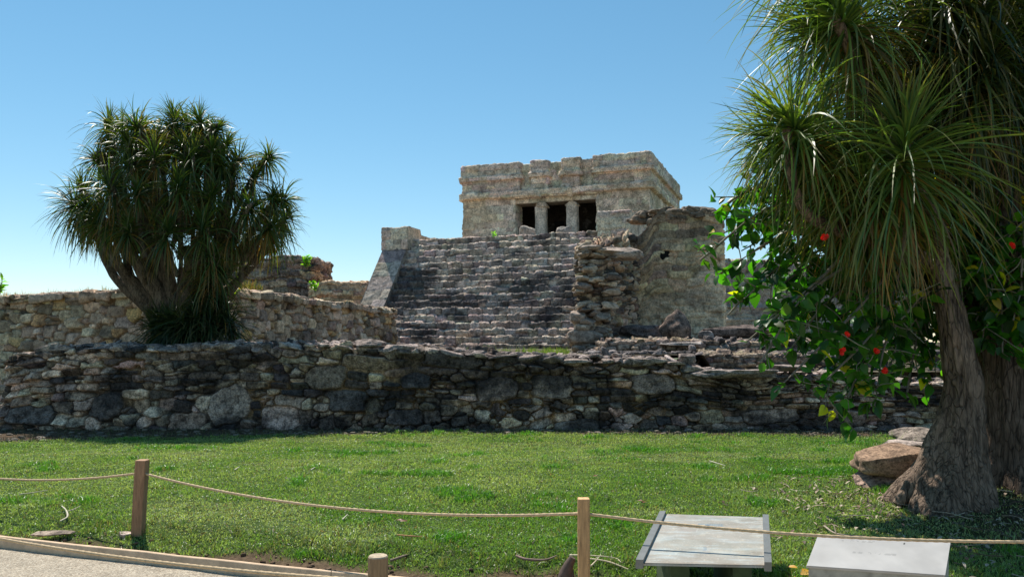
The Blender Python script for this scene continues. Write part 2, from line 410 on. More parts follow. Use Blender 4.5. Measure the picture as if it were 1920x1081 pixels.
# ------------------------------------------------------------------ ground
KA = P(0, 998, 6.37); KB = P(870, 1081, 5.17)
KS = (KB[1]-KA[1])/(KB[0]-KA[0])
def kerbY(X): return KA[1] + (X-KA[0])*KS + .03*np.sin(np.asarray(X)*.9)
WALLX = np.array([-60, -9.9, -9.7, 0, 11, 60]); 
def wallY(X): return np.interp(X, [-9.8, 0, 5, 12], [15.25, 15.0, 15.1, 15.3])
def soilEdge(X):   # where the lawn gives way to bare earth in front of the wall
    return np.interp(X, [-9, -7.5, -5, -2, 0, 3, 6, 12], [12.7, 13.1, 13.6, 14.0, 14.1, 13.8, 13.6, 13.4]) + .12*fbm(np.asarray(X)*1.7, 0, 0, 5, 3)
def lawnZ(X, Y):
    X = np.asarray(X, float); Y = np.asarray(Y, float)
    d = Y - kerbY(X)
    z = .03 + .10*sst(.05, .75, d + .18*fbm(X*1.6, Y*1.6, 0, 3, 3)) + .05*sst(1, 4, d)
    z = z*(1 - .95*sst(8.5, 13.0, Y))
    z = z + .018*fbm(X*.9, Y*.9, 0, 11, 4)*sst(0, 1, d) + .012*fbm(X*5, Y*5, 0, 12, 3)
    z = z - .04*sst(0, 1.0, Y - soilEdge(X))
    z = z + .18*np.exp(-((X-4.4)**2)/.9 - ((Y-7.6)**2)/1.2)
    return z
def sheet(name, xs, ys, zf, mat, colf, label=None):
    X, Y = np.meshgrid(xs, ys, indexing='ij'); Z = zf(X, Y); mb = MB()
    mb.add(np.stack([X, Y, Z], -1), grid_faces(len(xs), len(ys)), colf(X, Y).reshape(-1, 3))
    o = mb.build(name, mat); o['kind'] = 'structure'; return o
# wide base ground out to the horizon
m, t, b = newmat('far_ground'); n_ = N(t, 'ShaderNodeTexNoise', Scale=.3, Detail=6.); r_ = ramp(t, n_.outputs[0], [(.3, (.05,.07,.02)), (.7, (.13,.12,.06))])
t.links.new(r_.outputs[0], b.inputs['Base Color']); b.inputs['Roughness'].default_value = 1
M_FAR = m
mb = MB(); mb.add([[-900,-300,-.06],[900,-300,-.06],[900,1500,-.06],[-900,1500,-.06]], [[0,1,2,3]], (.1,.1,.05)); mb.build('ground', M_FAR)['kind'] = 'structure'
# lawn soil sheet
m, t, b = newmat('lawn_soil'); co = N(t, 'ShaderNodeTexCoord').outputs['Object']
n1 = N(t, 'ShaderNodeTexNoise', Scale=30., Detail=8., Roughness=.7); t.links.new(co, n1.inputs['Vector'])
at = N(t, 'ShaderNodeAttribute', attribute_name='col').outputs['Color']
r1 = ramp(t, n1.outputs[0], [(.3, .45), (.7, 1.5)]); t.links.new(mixc(t, 1., at, r1.outputs[0], 'MULTIPLY'), b.inputs['Base Color'])
b.inputs['Roughness'].default_value = 1; b.inputs['Specular IOR Level'].default_value = .1
bp = N(t, 'ShaderNodeBump', Strength=.8, Distance=.02); t.links.new(n1.outputs[0], bp.inputs['Height']); t.links.new(bp.outputs[0], b.inputs['Normal'])
M_SOIL = m
def grassmask(X, Y):
    X = np.asarray(X, float); Y = np.asarray(Y, float)
    d = Y - kerbY(X)
    near = sst(.0, .22, d - .06 - .15*sst(-3.2, -1.2, X)*(1+.9*fbm(X*2.2, Y*2.2, 0, 31, 3)) - .10*fbm(X*3, Y*3, 0, 30, 3))
    far = 1 - sst(-.15, .25, Y - soilEdge(X) + .35*fbm(X*4, Y*4, 0, 33, 3))
    bank = 1 - .8*np.exp(-((X-4.2)**2)/.35 - ((Y-6.0)**2)/.5)
    return near*far*bank
def soilcol(X, Y):
    g = grassmask(X, Y)[..., None]; f = fbm(X*1.3, Y*1.3, 0, 8, 4)[..., None]
    soil = np.array([.115, .078, .048])*(1+.3*f); 
    back = sst(-.2, .3, Y - soilEdge(X))[..., None]
    soil = soil*(1-back) + np.array([.085, .058, .036])*(1+.6*fbm(X*7, Y*7, 0, 9, 4))[..., None]*back
    grn = np.array([.05, .085, .018])*(1+.4*f)
    tr = np.exp(-((X-4.5)**2)/1.6 - ((Y-6.2)**2)/2.2)[..., None]
    grn = grn*(1-tr*.8) + np.array([.06, .045, .03])*tr*.8
    return soil*(1-g) + grn*g
xs = np.arange(-14, 13, .05); us = np.linspace(0, 1, 240)
X = np.repeat(xs[:, None], len(us), 1); Y0 = kerbY(xs)[:, None] + .0; Y = Y0 + (16.2-Y0)*us[None, :]**1.3
mb = MB(); mb.add(np.stack([X, Y, lawnZ(X, Y)], -1), grid_faces(len(xs), len(us)), soilcol(X, Y).reshape(-1, 3)); mb.build('lawn_ground', M_SOIL)['kind'] = 'structure'
# gravel path
m, t, b = newmat('gravel'); co = N(t, 'ShaderNodeTexCoord').outputs['Object']
v = N(t, 'ShaderNodeTexVoronoi', Scale=95.); t.links.new(co, v.inputs['Vector'])
n1 = N(t, 'ShaderNodeTexNoise', Scale=6., Detail=8., Roughness=.7); t.links.new(co, n1.inputs['Vector'])
r0 = ramp(t, v.outputs['Color'], [(0., (.24,.185,.13)), (.5, (.46,.38,.28)), (1., (.68,.59,.46))]); r1 = ramp(t, n1.outputs[0], [(.3, .8), (.7, 1.15)])
t.links.new(mixc(t, 1., r0.outputs[0], r1.outputs[0], 'MULTIPLY'), b.inputs['Base Color']); b.inputs['Roughness'].default_value = .95
bp = N(t, 'ShaderNodeBump', Strength=1., Distance=.012); bp.invert = True; t.links.new(v.outputs['Distance'], bp.inputs['Height']); t.links.new(bp.outputs[0], b.inputs['Normal'])
xs = np.arange(-14, 13, .1); us = np.linspace(0, 1, 60)
X = np.repeat(xs[:, None], 60, 1); Y = -6 + (kerbY(xs)[:, None] - .0 + 6)*us[None]
mb = MB(); mb.add(np.stack([X, Y, .01*fbm(X*2, Y*2, 0, 4, 3)], -1), grid_faces(len(xs), 60), (.4,.37,.32)); mb.build('gravel_path', m)['kind'] = 'structure'
# terrace behind the front wall and raised platform on the left
def terrZ(X, Y):
    mound = .24*sst(2.0, 2.3, X)*sst(18.1, 18.3, Y)*(1-sst(24, 30, Y))
    dip = -.33*sst(3.7, 3.9, X)*(1-sst(16.1, 16.3, Y))
    return 1.33 + mound + dip + .05*fbm(X*.7, Y*.7, 0, 21, 4)
def terrcol(X, Y):
    f = fbm(X*.8, Y*.8, 0, 22, 4)[..., None]
    return np.array([.14,.12,.085])*(1+.4*f)
sheet('terrace_ground', np.arange(-9.5, 16, .2), np.arange(15.5, 60, .2), terrZ, M_SOIL, terrcol)
UPZ = Zat(548, 18.6) - .12

# grass blades
def blades(px, py, pz, hgt, wid, rng, lean=.55, colf=None):
    n = len(px); a = rng.uniform(0, 2*math.pi, n); la = rng.uniform(0, 2*math.pi, n); ln = rng.uniform(.1, 1, n)*lean*hgt
    dx, dy = np.cos(a)*wid/2, np.sin(a)*wid/2
    b0 = np.stack([px-dx, py-dy, pz], 1); b1 = np.stack([px+dx, py+dy, pz], 1)
    mx = px + np.cos(la)*ln*.35; my = py+np.sin(la)*ln*.35
    m0 = np.stack([mx-dx*.8, my-dy*.8, pz+hgt*.6], 1); m1 = np.stack([mx+dx*.8, my+dy*.8, pz+hgt*.6], 1)
    tp = np.stack([px+np.cos(la)*ln, py+np.sin(la)*ln, pz+hgt*np.sqrt(np.clip(1-(ln/hgt*.7)**2, .1, 1))], 1)
    V = np.stack([b0, b1, m1, m0, tp], 1).reshape(-1, 3); i = np.arange(n)*5
    q = np.stack([i, i+1, i+2, i+3], 1); tr = np.stack([i+3, i+2, i+4], 1)
    c = np.repeat(colf, 5, 0)
    return V, q, tr, c
def grassfield(n, rng):
    Y = 4.2 + (15.0-4.2)*rng.random(n)**1.25
    X = (rng.random(n)*2-1)*(Y*.66+1.5)
    k = rng.random(n) < grassmask(X, Y); X, Y = X[k], Y[k]
    tr = np.exp(-((X-4.3)**2)/1.5 - ((Y-5.9)**2)/1.6); k = rng.random(len(X)) > tr*.75; X, Y = X[k], Y[k]
    cl = fbm(X*2.3, Y*2.3, 0, 41, 4); fine = fbm(X*9, Y*9, 0, 43, 2)
    h = (.022 + .016*rng.random(len(X))) * (1 + .7*cl + .35*fine) + .045*sst(.28, .5, cl)*rng.random(len(X))
    h = np.clip(h, .012, .11) ; w = (.0045 + .0010*Y*.6) * rng.uniform(.7, 1.3, len(X))
    big = fbm(X*.45, Y*.45, 0, 44, 3); mid = fbm(X*1.6, Y*1.6, 0, 45, 3)
    base = np.array([.115, .235, .036]); dry = np.array([.37, .41, .19]); lush = np.array([.075, .24, .018]); brn = np.array([.22, .16, .09])
    a = np.clip(.30 + .55*big + .35*mid + .12*rng.normal(size=len(X)) + .12*(1-sst(-1, 4, X)), 0, 1)[:, None]
    c = base*(1-a) + dry*a
    l = (sst(.25, .5, cl) * .8)[:, None]; c = c*(1-l) + lush*l
    wn = sst(.12, .42, fbm(X*.8+7, Y*1.3, 0, 47, 4))[:, None]*.75; c = c*(1-wn) + np.array([.36,.40,.21])*wn; h = h*(1-.45*wn[:, 0])
    q = (rng.random(len(X)) < .06 + .12*wn[:, 0])[:, None]; c = np.where(q, brn, c)
    c = c*rng.uniform(.6, 1.45, (len(X), 1))
    return X, Y, h, w, c
r2 = np.random.default_rng(99)
X, Y, h, w, c = grassfield(620000, r2)
mb = MB(); V, q, tr, cc = blades(X, Y, lawnZ(X, Y)-.004, h, w, r2, 1.2, c)
mb.add(V, q, cc); mb.f.append(tr); mb.v.append(np.zeros((0, 3))); mb.c.append(np.zeros((0, 3)))
tag(mb.build('lawn_grass', M_GRASS, smooth=False), 'short sunlit green lawn in front of the stone wall', 'grass', kind='stuff')

def tuft(mb, c, n, L, spread, rng, w=.006, cols=((.09,.19,.03),(.16,.22,.06)), seg=4, droop=.8):
    a = rng.uniform(0, 2*math.pi, n); ph = np.abs(rng.normal(size=n))*spread
    d = np.stack([np.cos(a)*np.sin(ph), np.sin(a)*np.sin(ph), np.cos(ph)], 1)
    rt = np.asarray(c) + np.stack([rng.normal(size=n), rng.normal(size=n), np.zeros(n)], 1)*L*.16
    straps(mb, rt, d, L*rng.uniform(.5, 1.1, n), w*rng.uniform(.7, 1.2, n), droop, seg, np.array(cols)[rng.integers(len(cols), size=n)]*rng.uniform(.7, 1.3, (n, 1)), rng)
def straps(mb, root, d, L, w, droop, seg, col, rng, tip=None, curl=.25):
    n = len(root); d = d/np.linalg.norm(d, axis=1, keepdims=True); droop = np.broadcast_to(droop, (n,))
    p = root.copy(); V = []; Cc = []
    side = np.cross(d, [0, 0, 1.]); side /= np.linalg.norm(side, axis=1, keepdims=True) + 1e-6
    tw = rng.normal(size=(n, 1))*.5; side = side + np.cross(d, side)*tw; side /= np.linalg.norm(side, axis=1, keepdims=True) + 1e-6
    bend = rng.normal(size=(n, 3))*curl
    for k in range(seg+1):
        t = k/seg; ww = w*(.75 + .6*t - 1.3*t*t if t < .999 else .04); ww = np.maximum(ww, w*.05)
        V.append(p - side*ww[:, None]*.5); V.append(p + side*ww[:, None]*.5)
        cc = col if tip is None else col*(1-t**2.5) + tip*t**2.5
        Cc += [cc, cc]
        p = p + d*(L/seg)[:, None]
        d = d + np.array([0, 0, -1.])*(droop*1.0/seg)[:, None]*(.5+t) + bend/seg
        d = d/np.linalg.norm(d, axis=1, keepdims=True)
        side = side - d*(side*d).sum(1, keepdims=True); side /= np.linalg.norm(side, axis=1, keepdims=True) + 1e-6
    V = np.stack(V, 1); Cc = np.stack(Cc, 1); K = 2*(seg+1)
    base = (np.arange(n)*K)[:, None, None]; j = np.arange(seg)[None, :, None]*2
    f = (base + j + np.array([0, 1, 3, 2])[None, None]).reshape(-1, 4)
    mb.add(V.reshape(-1, 3), f, Cc.reshape(-1, 3))

# ------------------------------------------------------------------ front retaining wall
FW_TOP = [(-60,684),(8,674),(60,661),(100,655),(240,649),(450,643),(650,641),(700,650),(800,651),(1000,664),(1100,668),(1250,670),(1330,690),(1400,704),(1500,700),(1600,702),(1700,712),(2000,712)]
_fx = np.array([Xat(a, 15.1) for a, b in FW_TOP]); _fz = np.array([Zat(b, 15.1) for a, b in FW_TOP])
def fw_top(X): return np.interp(X, _fx, _fz) - .075*sst(-8.5, -6, np.asarray(X, float))
fplan = [(-9.3, 18.4), (-9.72, 15.5), (-9.55, 15.22), (0, 15.0), (5, 15.1), (12, 15.3)]
_fp, _fd, _fcum = polyl(fplan)
FWH = 1.5
def fw_zf(S, z):
    X = np.interp(S, _fcum, _fp[:,0]); k = fw_top(X)/FWH
    return z*k + .05*fbm(S*1.1, 0, 0, 61, 2)*np.clip(z/FWH, 0, 1) - .03
def PX(px): return Xat(px, 15.0) + 9.55 + _fcum[2]    # pixel column -> distance along the wall
def fseeds(W, H):
    s = [q_ for q_ in rubblepack(W, .66, (.05, .15), 9000, rng, (1.1, 2.1), .28, (3.5, 8))]
    s += [(a, b+.62, c, d, e, f) for a, b, c, d, e, f in courses(W, .62, (.12, .2), (.18, .5), rng, .25, .025, .08, (3, 7))]
    s += [(a, b+1.24, c, d, e, f) for a, b, c, d, e, f in courses(W, .26, (.13, .18), (.35, .75), rng, .05, .015, .04, (4, 8))]
    s += [(a, b+1.5, c, d, e, f) for a, b, c, d, e, f in courses(W, H-1.5, (.18, .35), (.2, .5), rng, .2, .03, .3, (3, 6))]
    big = [(197,748,36,27,.35,2.4),(530,770,40,28,.08,4),(545,735,34,13,-.12,5),(60,765,55,20,.0,4),(350,776,38,20,.05,3),(430,745,45,38,.6,3),
           (1035,710,48,30,0,3),(1225,705,45,26,0,3),(1080,790,45,25,.1,3),(930,715,45,28,.2,3.5),(610,690,42,24,0,5),(650,735,45,20,0,5),(1450,770,60,25,.1,3),
           (1570,775,55,30,.0,3),(780,700,30,18,0,5),(760,765,40,18,0,4),(850,660,60,16,0,6),(1150,650,50,20,0,5),(700,668,60,14,0,4),(1330,770,30,22,.2,3)]
    for (px, py, rx, ry, an, p) in big:
        cx = PX(px); cy = (Zat(py, 15)+.03)*FWH/float(fw_top(Xat(px, 15.))); sc = .0090
        rx *= sc; ry *= sc
        s = [q for q in s if not (abs(q[0]-cx) < rx*.93+q[2]*.35 and abs(q[1]-cy) < ry*.93+q[3]*.35)]
        s.append((cx, cy, rx, ry, an, p))
    return s
def fcol(S, T, V, col):
    # ochre mortar on the left, sooty lichen on the middle and right
    lx = sst(-2, 2, V[...,0]); n = fbm(V[...,0]*1.2, V[...,2]*2.2, 0, 71, 5)
    n2 = fbm(V[...,0]*.5, V[...,2]*1.2, 3, 72, 4)
    dark = sst(.02, .30, n + .22*n2 + .16*sst(-5,-1,V[...,0]) + .22*sst(1.05, 1.35, V[...,2]) + .12*(1-sst(.1,.5,V[...,2])) - .08)[..., None]
    return col*(1-.78*dark) + np.array([.035,.032,.032])*.78*dark
mb = MB()
BIGC = 1.25*np.array([1.06,1.,.9])*np.array([(.11,.10,.095),(.40,.32,.29),(.30,.25,.22),(.10,.10,.10),(.27,.22,.19),(.31,.27,.24),(.20,.17,.15),(.21,.18,.165),(.22,.20,.18),(.27,.22,.20),(.17,.145,.12),(.09,.085,.085),(.26,.22,.2),(.24,.2,.18),(.1,.09,.085),(.11,.1,.1),(.2,.17,.15),(.2,.17,.15),(.22,.19,.16),(.3,.27,.2)])
seeds = wall(mb, fplan, [(.16, -.15), (.10, .2), (.02, 1.2), (0, 1.5), (-.12, 1.54), (-.95, 1.55), (-1.0, 1.0)], fseeds, PAL_FRONT, rng, res=.016, bigcol=BIGC, zf=fw_zf,
     mcol=(.34, .23, .11), colfn=fcol, groove=.11, dome=.018, off=.034, tilt=.07, rough=.018, warp=.026, edge=.16)
# capping and loose stones on the wall top
rr = np.random.default_rng(5); x = -9.4
while x < 10.5:
    w_ = rr.uniform(.16, .55);
    if rr.random() < .15: x += w_*.7; continue
    z = fw_top(x+w_/2); d_ = rr.uniform(.3, .5); hh = rr.uniform(.06, .17)
    col = np.array([[.30,.26,.22],[.22,.19,.17],[.36,.31,.26]][rr.integers(3)])
    rock(mb, (x+w_/2, wallY(x)+.12+rr.uniform(-.05,.05), z + .0 + rr.uniform(-.02,.02)), (w_*1.04, d_, hh), int(rr.integers(1e6)), col, 7, 6, rotz(rr.normal()*.12) @ roty(rr.normal()*.10), .10)
    x += w_*.98
for k in range(900):
    x = rr.uniform(-9.3, 10.5); y = wallY(x) + rr.uniform(.15, 1.0); s_ = rr.uniform(.06, .22)
    rock(mb, (x, y, fw_top(x)+.03+rr.uniform(-.01, .03)), (s_*1.4, s_, s_*rr.uniform(.3, .55)), int(rr.integers(1e6)), np.array([.32,.28,.25])*rr.uniform(.6, 1.3), 4, 4, rotz(rr.uniform(0, 3)) @ roty(rr.normal()*.3), .12)
for (px, py, w_, hh, dd) in [(745,655,.85,.2,.5),(690,643,.55,.15,.5),(1010,672,.5,.16,.4),(1190,677,.8,.2,.6),(1290,672,.35,.2,.3),(1380,700,1.2,.12,.7),(1480,690,1.0,.12,.6),(1590,700,.8,.14,.6)]:
    p = P(px, py, 15.05); rock(mb, (p[0], 15.25, p[2]), (w_, dd, hh), px, (.24,.21,.185), 10, 5, roty(rr.normal()*.04), .09)
tag(mb.build('retaining_wall', M_WALL), 'long low retaining wall of dark weathered rubble stone behind the lawn', 'stone wall')

# ------------------------------------------------------------------ upper L-shaped wall on the left
pc1 = Xat(-150, 20.2); A_ = (Xat(-150, 20.0), 20.0); B_ = (Xat(395, 17.9), 17.9); D_ = (Xat(742, 27.8), 27.8)
zU = Zat(548, 18.6); zR1 = Zat(540, 18.2); zR2 = Zat(582, 27.8)
uplan = [(-26, 22.5), A_, B_, D_, (D_[0]-1.3, D_[1]+.4)]
_up, _ud, _uc = polyl(uplan)
UH = zU - 1.2
def u_zf(S, z):
    t = np.clip((z-1.2)/UH, 0, 1.2)
    top = np.interp(S, [0, _uc[1], _uc[2], _uc[3], _uc[4]], [Zat(562,21), Zat(566,20), zR1+.02, zR2, zR2])
    return 1.2 + (z-1.2)*(top-1.2)/UH + .04*fbm(S*.9, 0, 0, 63, 2)*t
def useeds(W, H):
    bd = UH + 1.2
    s = [q_ for q_ in rubblepack(W, bd-.06, (.06, .18), 12000, rng, (1.25, 2.1), .05, (6, 14))]
    s += [(a, b+bd-.02, c, d, e, f) for a, b, c, d, e, f in courses(W, H-bd+.02, (.17, .22), (.3, .6), rng, .0, .005, .03, (5, 9))]
    return s
def ucol(S, T, V, col):
    n = fbm(V[...,0]*1.0, V[...,1]*1.0, V[...,2]*2.0, 81, 5); d = sst(.12, .38, n)[..., None]
    return col*(1-.6*d) + np.array([.06,.05,.045])*.6*d
mb = MB()
wall(mb, uplan, [(.15, -.1), (.08, 1.1), (.0, 1.2+UH-.2), (.0, 1.2+UH-.17), (.10, 1.2+UH-.15), (.10, 1.2+UH), (-.1, 1.2+UH+.02), (-.9, 1.2+UH+.02)], useeds, PAL_UP, rng, res=.022, zf=u_zf,
     mcol=(.30, .215, .12), colfn=ucol, groove=.12, dome=.02, off=.03, tilt=.05, rough=.014, warp=.022, edge=.16)
for k in range(170):
    s = rr.uniform(2.5, _uc[3]); x = np.interp(s, _uc, _up[:,0]); y = np.interp(s, _uc, _up[:,1])
    top = np.interp(s, [0, _uc[1], _uc[2], _uc[3]], [Zat(562,21), Zat(566,20), zR1+.02, zR2]); q = rr.uniform(.1, .34)
    seg = np.searchsorted(_uc, s)-1; nx, ny = _ud[seg][1], -_ud[seg][0]
    rock(mb, (x-nx*.1, y-ny*.1, top+.0), (q*1.5, q, q*.4), int(rr.integers(1e6)), np.array([.36,.30,.24])*rr.uniform(.6, 1.2), 4, 4.5, rotz(math.atan2(_ud[seg][1], _ud[seg][0])+rr.normal()*.1), .1)
tag(mb.build('terrace_wall', M_UPPER), 'tan stone terrace wall with a turned corner behind the left tree', 'stone wall')
# earth filling that platform
mb = MB()
def inpoly_sheet():
    n = 60
    a = np.array([(-26, 22.6), (A_[0], A_[1]+.1), (B_[0]-.1, B_[1]+.3), (D_[0]-.4, D_[1])])
    s = np.linspace(0, 1, n); fr = np.stack([np.interp(s, [0, .25, .6, 1], a[:,0]), np.interp(s, [0, .25, .6, 1], a[:,1])], 1)
    bk = np.stack([np.interp(s, [0, 1], [-34, D_[0]-2.5]), np.interp(s, [0, 1], [40, 34])], 1)
    u = np.linspace(0, 1, 40)[None, :, None]; G = fr[:, None]*(1-u) + bk[:, None]*u
    z = UPZ - .02 - .18*u[..., 0]*0 + .03*fbm(G[...,0], G[...,1], 0, 23, 4) - .12*s[:, None]
    return np.concatenate([G, z[..., None]], -1)
G = inpoly_sheet(); mb.add(G, grid_faces(60, 40), terrcol(G[...,0], G[...,1]).reshape(-1, 3)); mb.build('upper_terrace_ground', M_SOIL)['kind'] = 'structure'
# dry weeds along the platform's edge
mb = MB(); r3 = np.random.default_rng(12)
for k in range(150):
    px = r3.uniform(-120, 285) if k < 130 else r3.uniform(425, 470); Y = 20.2 - (px+150)/545*2.1
    p = np.array([Xat(px, Y), Y + r3.uniform(.25, .9), u_zf(np.array(_uc[1]+(px+150)/545*(_uc[2]-_uc[1])), np.array(1.2+UH))+.0])
    tuft(mb, p, int(r3.integers(8, 26)), r3.uniform(.08, .26), .5, r3, .010, ((.30,.22,.10),(.16,.17,.06),(.35,.17,.06),(.10,.13,.04)), 3, .5)
tag(mb.build('dry_weeds', M_GRASS, smooth=False), 'dry brown and green weeds growing along the top of the tan terrace wall', 'weeds', kind='stuff')

# ------------------------------------------------------------------ the pyramid temple
TH = R(20.5); eu = np.array([math.cos(TH), -math.sin(TH)]); ev = np.array([math.sin(TH), math.cos(TH)])
CO = np.array([Xat(1218, 34, 300), 34.0])
def uv(u, v): return CO + u*eu + v*ev
def U(px, v, py=450):
    # u such that uv(u,v) projects to column px at row py
    lo, hi = -40., 40.
    for _ in range(60):
        m_ = (lo+hi)/2; q = uv(m_, v)
        if Xat(px, q[1], py) < q[0]: hi = m_
        else: lo = m_
    return (lo+hi)/2
def ZZ(py, u, v): return Zat(py, uv(u, v)[1])
TW = -U(868, 0, 350)                    # temple width
TD = 8.0                                # temple depth
PZ = ZZ(443, -5, -4.0)                  # platform height
ZT = ZZ(283, 0, 0)
print('temple W', TW, 'platform z', PZ, 'top', ZT)
castle = empty('temple_pyramid', (*uv(-4.5, -4), 1.3), 'large stone pyramid with a wide stairway and a flat roofed temple on top', 'ancient temple')
def plan_uv(l): return [tuple(uv(a, b)) for a, b in l]
# lower walls of the temple with the doorway left open
dl, dr = U(966, 0, 420), U(1118, 0, 420)
zl = ZZ(346, 0, 0)                      # underside of lower cornice
zlt = ZZ(377, U(1040, 0), 0)            # door head
temple = MB()
tp_rng = np.random.default_rng(21)
def tseeds(h, w, sp=.15): return lambda W, H: courses(W, H, h, w, tp_rng, sp, .01, .03, (4, 8))
TK = dict(groove=.018, dome=.006, off=.012, tilt=.008, rough=.035, warp=.05, edge=.5, nsc=3.)
def tcol(S, T, V, col):
    n = fbm(V[...,0]*1.4, V[...,1]*1.4, V[...,2]*1.4, 91, 5); n2 = fbm(V[...,0]*.6, V[...,1]*.6, V[...,2]*.8, 92, 4)
    a = sst(.05, .35, n)[..., None]; b_ = sst(0, .4, n2)[..., None]
    col = col*(1-.5*a) + np.array([.22,.19,.15])*.5*a
    return col*(1-.45*b_) + np.array([.42,.36,.24])*.45*b_
W_ = TW
wall(temple, plan_uv([(dr, .95), (dr, .02), (dr+.02, 0), (0, 0), (0, TD), (-W_, TD), (-W_, 0), (dl-.02, 0), (dl, .02), (dl, .95)]),
     [(.06, PZ-.3), (.0, PZ+1.2), (.0, zl+.1)], tseeds((.22,.4), (.3,.8)), PAL_TEMPLE, tp_rng, res=.045, mcol=(.24,.2,.14), colfn=tcol, soft=.03, mort=.55, **TK)
part(temple, 'temple_wall', M_TEMPLE, castle)
# interior: back wall, ceiling, floor, coloured near-black to paint in the room's shade
mb = MB(); q = lambda u, v, z: [*uv(u, v), z]
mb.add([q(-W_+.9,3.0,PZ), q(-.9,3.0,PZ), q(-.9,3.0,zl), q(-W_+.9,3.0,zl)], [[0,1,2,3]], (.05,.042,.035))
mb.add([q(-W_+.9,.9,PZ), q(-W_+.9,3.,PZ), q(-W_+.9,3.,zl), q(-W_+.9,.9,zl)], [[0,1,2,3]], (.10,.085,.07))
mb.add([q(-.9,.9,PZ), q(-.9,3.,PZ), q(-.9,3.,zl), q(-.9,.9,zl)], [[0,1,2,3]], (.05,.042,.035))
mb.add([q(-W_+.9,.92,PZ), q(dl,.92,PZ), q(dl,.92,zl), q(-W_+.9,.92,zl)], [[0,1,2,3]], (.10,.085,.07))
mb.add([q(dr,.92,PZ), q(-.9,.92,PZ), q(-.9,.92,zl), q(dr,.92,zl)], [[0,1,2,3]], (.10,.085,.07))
# inner doorway: flat near-black panel painted as the shade in the opening
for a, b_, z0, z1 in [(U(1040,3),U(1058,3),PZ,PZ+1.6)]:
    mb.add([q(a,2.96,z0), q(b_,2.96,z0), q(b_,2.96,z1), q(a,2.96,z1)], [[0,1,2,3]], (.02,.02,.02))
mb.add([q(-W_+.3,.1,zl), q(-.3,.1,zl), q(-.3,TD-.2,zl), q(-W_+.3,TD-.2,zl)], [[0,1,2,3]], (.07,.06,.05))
part(mb, 'inner_room', M_TEMPLE, castle, smooth=False)
# lintel in its recess, slightly set back, above three openings
mb = MB(); l0, l1 = U(952, 0, 375), U(1131, 0, 370)
wall(mb, plan_uv([(l0-.05, .13), (l1+.05, .13)]), [(0.0, zlt), (0.0, zl+.1)], tseeds((.2,.3), (.6,1.4)), PAL_TEMPLE, tp_rng, res=.045, mcol=(.3,.25,.17), colfn=tcol, mort=.5, **TK)
mb.add([q(dl-.05,.13,zlt), q(dr+.05,.13,zlt), q(dr+.05,1.0,zlt), q(dl-.05,1.0,zlt)], [[0,1,2,3]], (.3,.26,.2))
mb.add([q(dl-.05,1.,zlt), q(dr+.05,1.,zlt), q(dr+.05,1.,zl+.1), q(dl-.05,1.,zl+.1)], [[0,1,2,3]], (.3,.26,.2))
# raised shelf that closes the recess beside the door
part(mb, 'lintel', M_TEMPLE, castle)
mb = MB()
wall(mb, plan_uv([(l0, .12), (l0, -.09), (l1, -.09), (l1, .12)]), [(-.12, zlt+.24), (.0, zlt+.24), (.02, zlt+.36), (-.12, zlt+.37)], tseeds((.2,.3), (.4,1.)), PAL_TEMPLE, tp_rng, res=.04, mcol=(.3,.25,.17), colfn=tcol, mort=.4, **TK)
part(mb, 'lintel_moulding', M_TEMPLE, castle)
# columns
for c0, c1 in ((1003, 1025), (1061, 1084)):
    u0, u1 = U(c0, .3, 410), U(c1, .3, 410); uc = (u0+u1)/2; r_ = (u1-u0)/2*1.02; mb = MB()
    base = uv(uc, .38)
    tube(mb, [(*base, PZ-.05), (*base, PZ+.5), (*base, PZ+1.2), (*base, zlt-.18)], [r_*1.1, r_, r_*.93, r_*.96], 26, 32, (.62,.56,.47), .03, c0, lambda t, a, D: (np.abs(D[...,0]*math.cos(TH)-D[...,1]*math.sin(TH))**5 + np.abs(D[...,0]*math.sin(TH)+D[...,1]*math.cos(TH))**5)**(-1/5)*.92)
    c = part(mb, 'column', M_TEMPLE, castle)
    mb = MB(); rock(mb, (*base, zlt-.09), (r_*2.35, r_*2.2, .24), c0, (.6,.52,.41), 8, 9, rotz(-TH), .03)
    part(mb, 'capital', M_TEMPLE, c)
    mb = MB(); bb = uv(uc, -.12); rock(mb, (*bb, zlt+.33), (.32, .3, .42), c0+3, (.62,.52,.38), 9, 5, rotz(-TH), .12)
    part(mb, 'lintel_carving', M_TEMPLE, castle)
# upper core (recessed plane)
mb = MB()
wall(mb, plan_uv([(-W_+.2, TD-.2), (-W_+.2, .20), (-.2, .20), (-.2, TD-.2), (-W_+.2, TD-.2)]), [(0, zl), (0, ZT-.08), (-.5, ZT-.06), (-3.9, ZT-.06)], tseeds((.22,.35), (.3,.7)), PAL_TEMPLE, tp_rng, res=.05, mcol=(.24,.2,.14), colfn=tcol, mort=.5, **TK)
part(mb, 'roof', M_TEMPLE, castle)
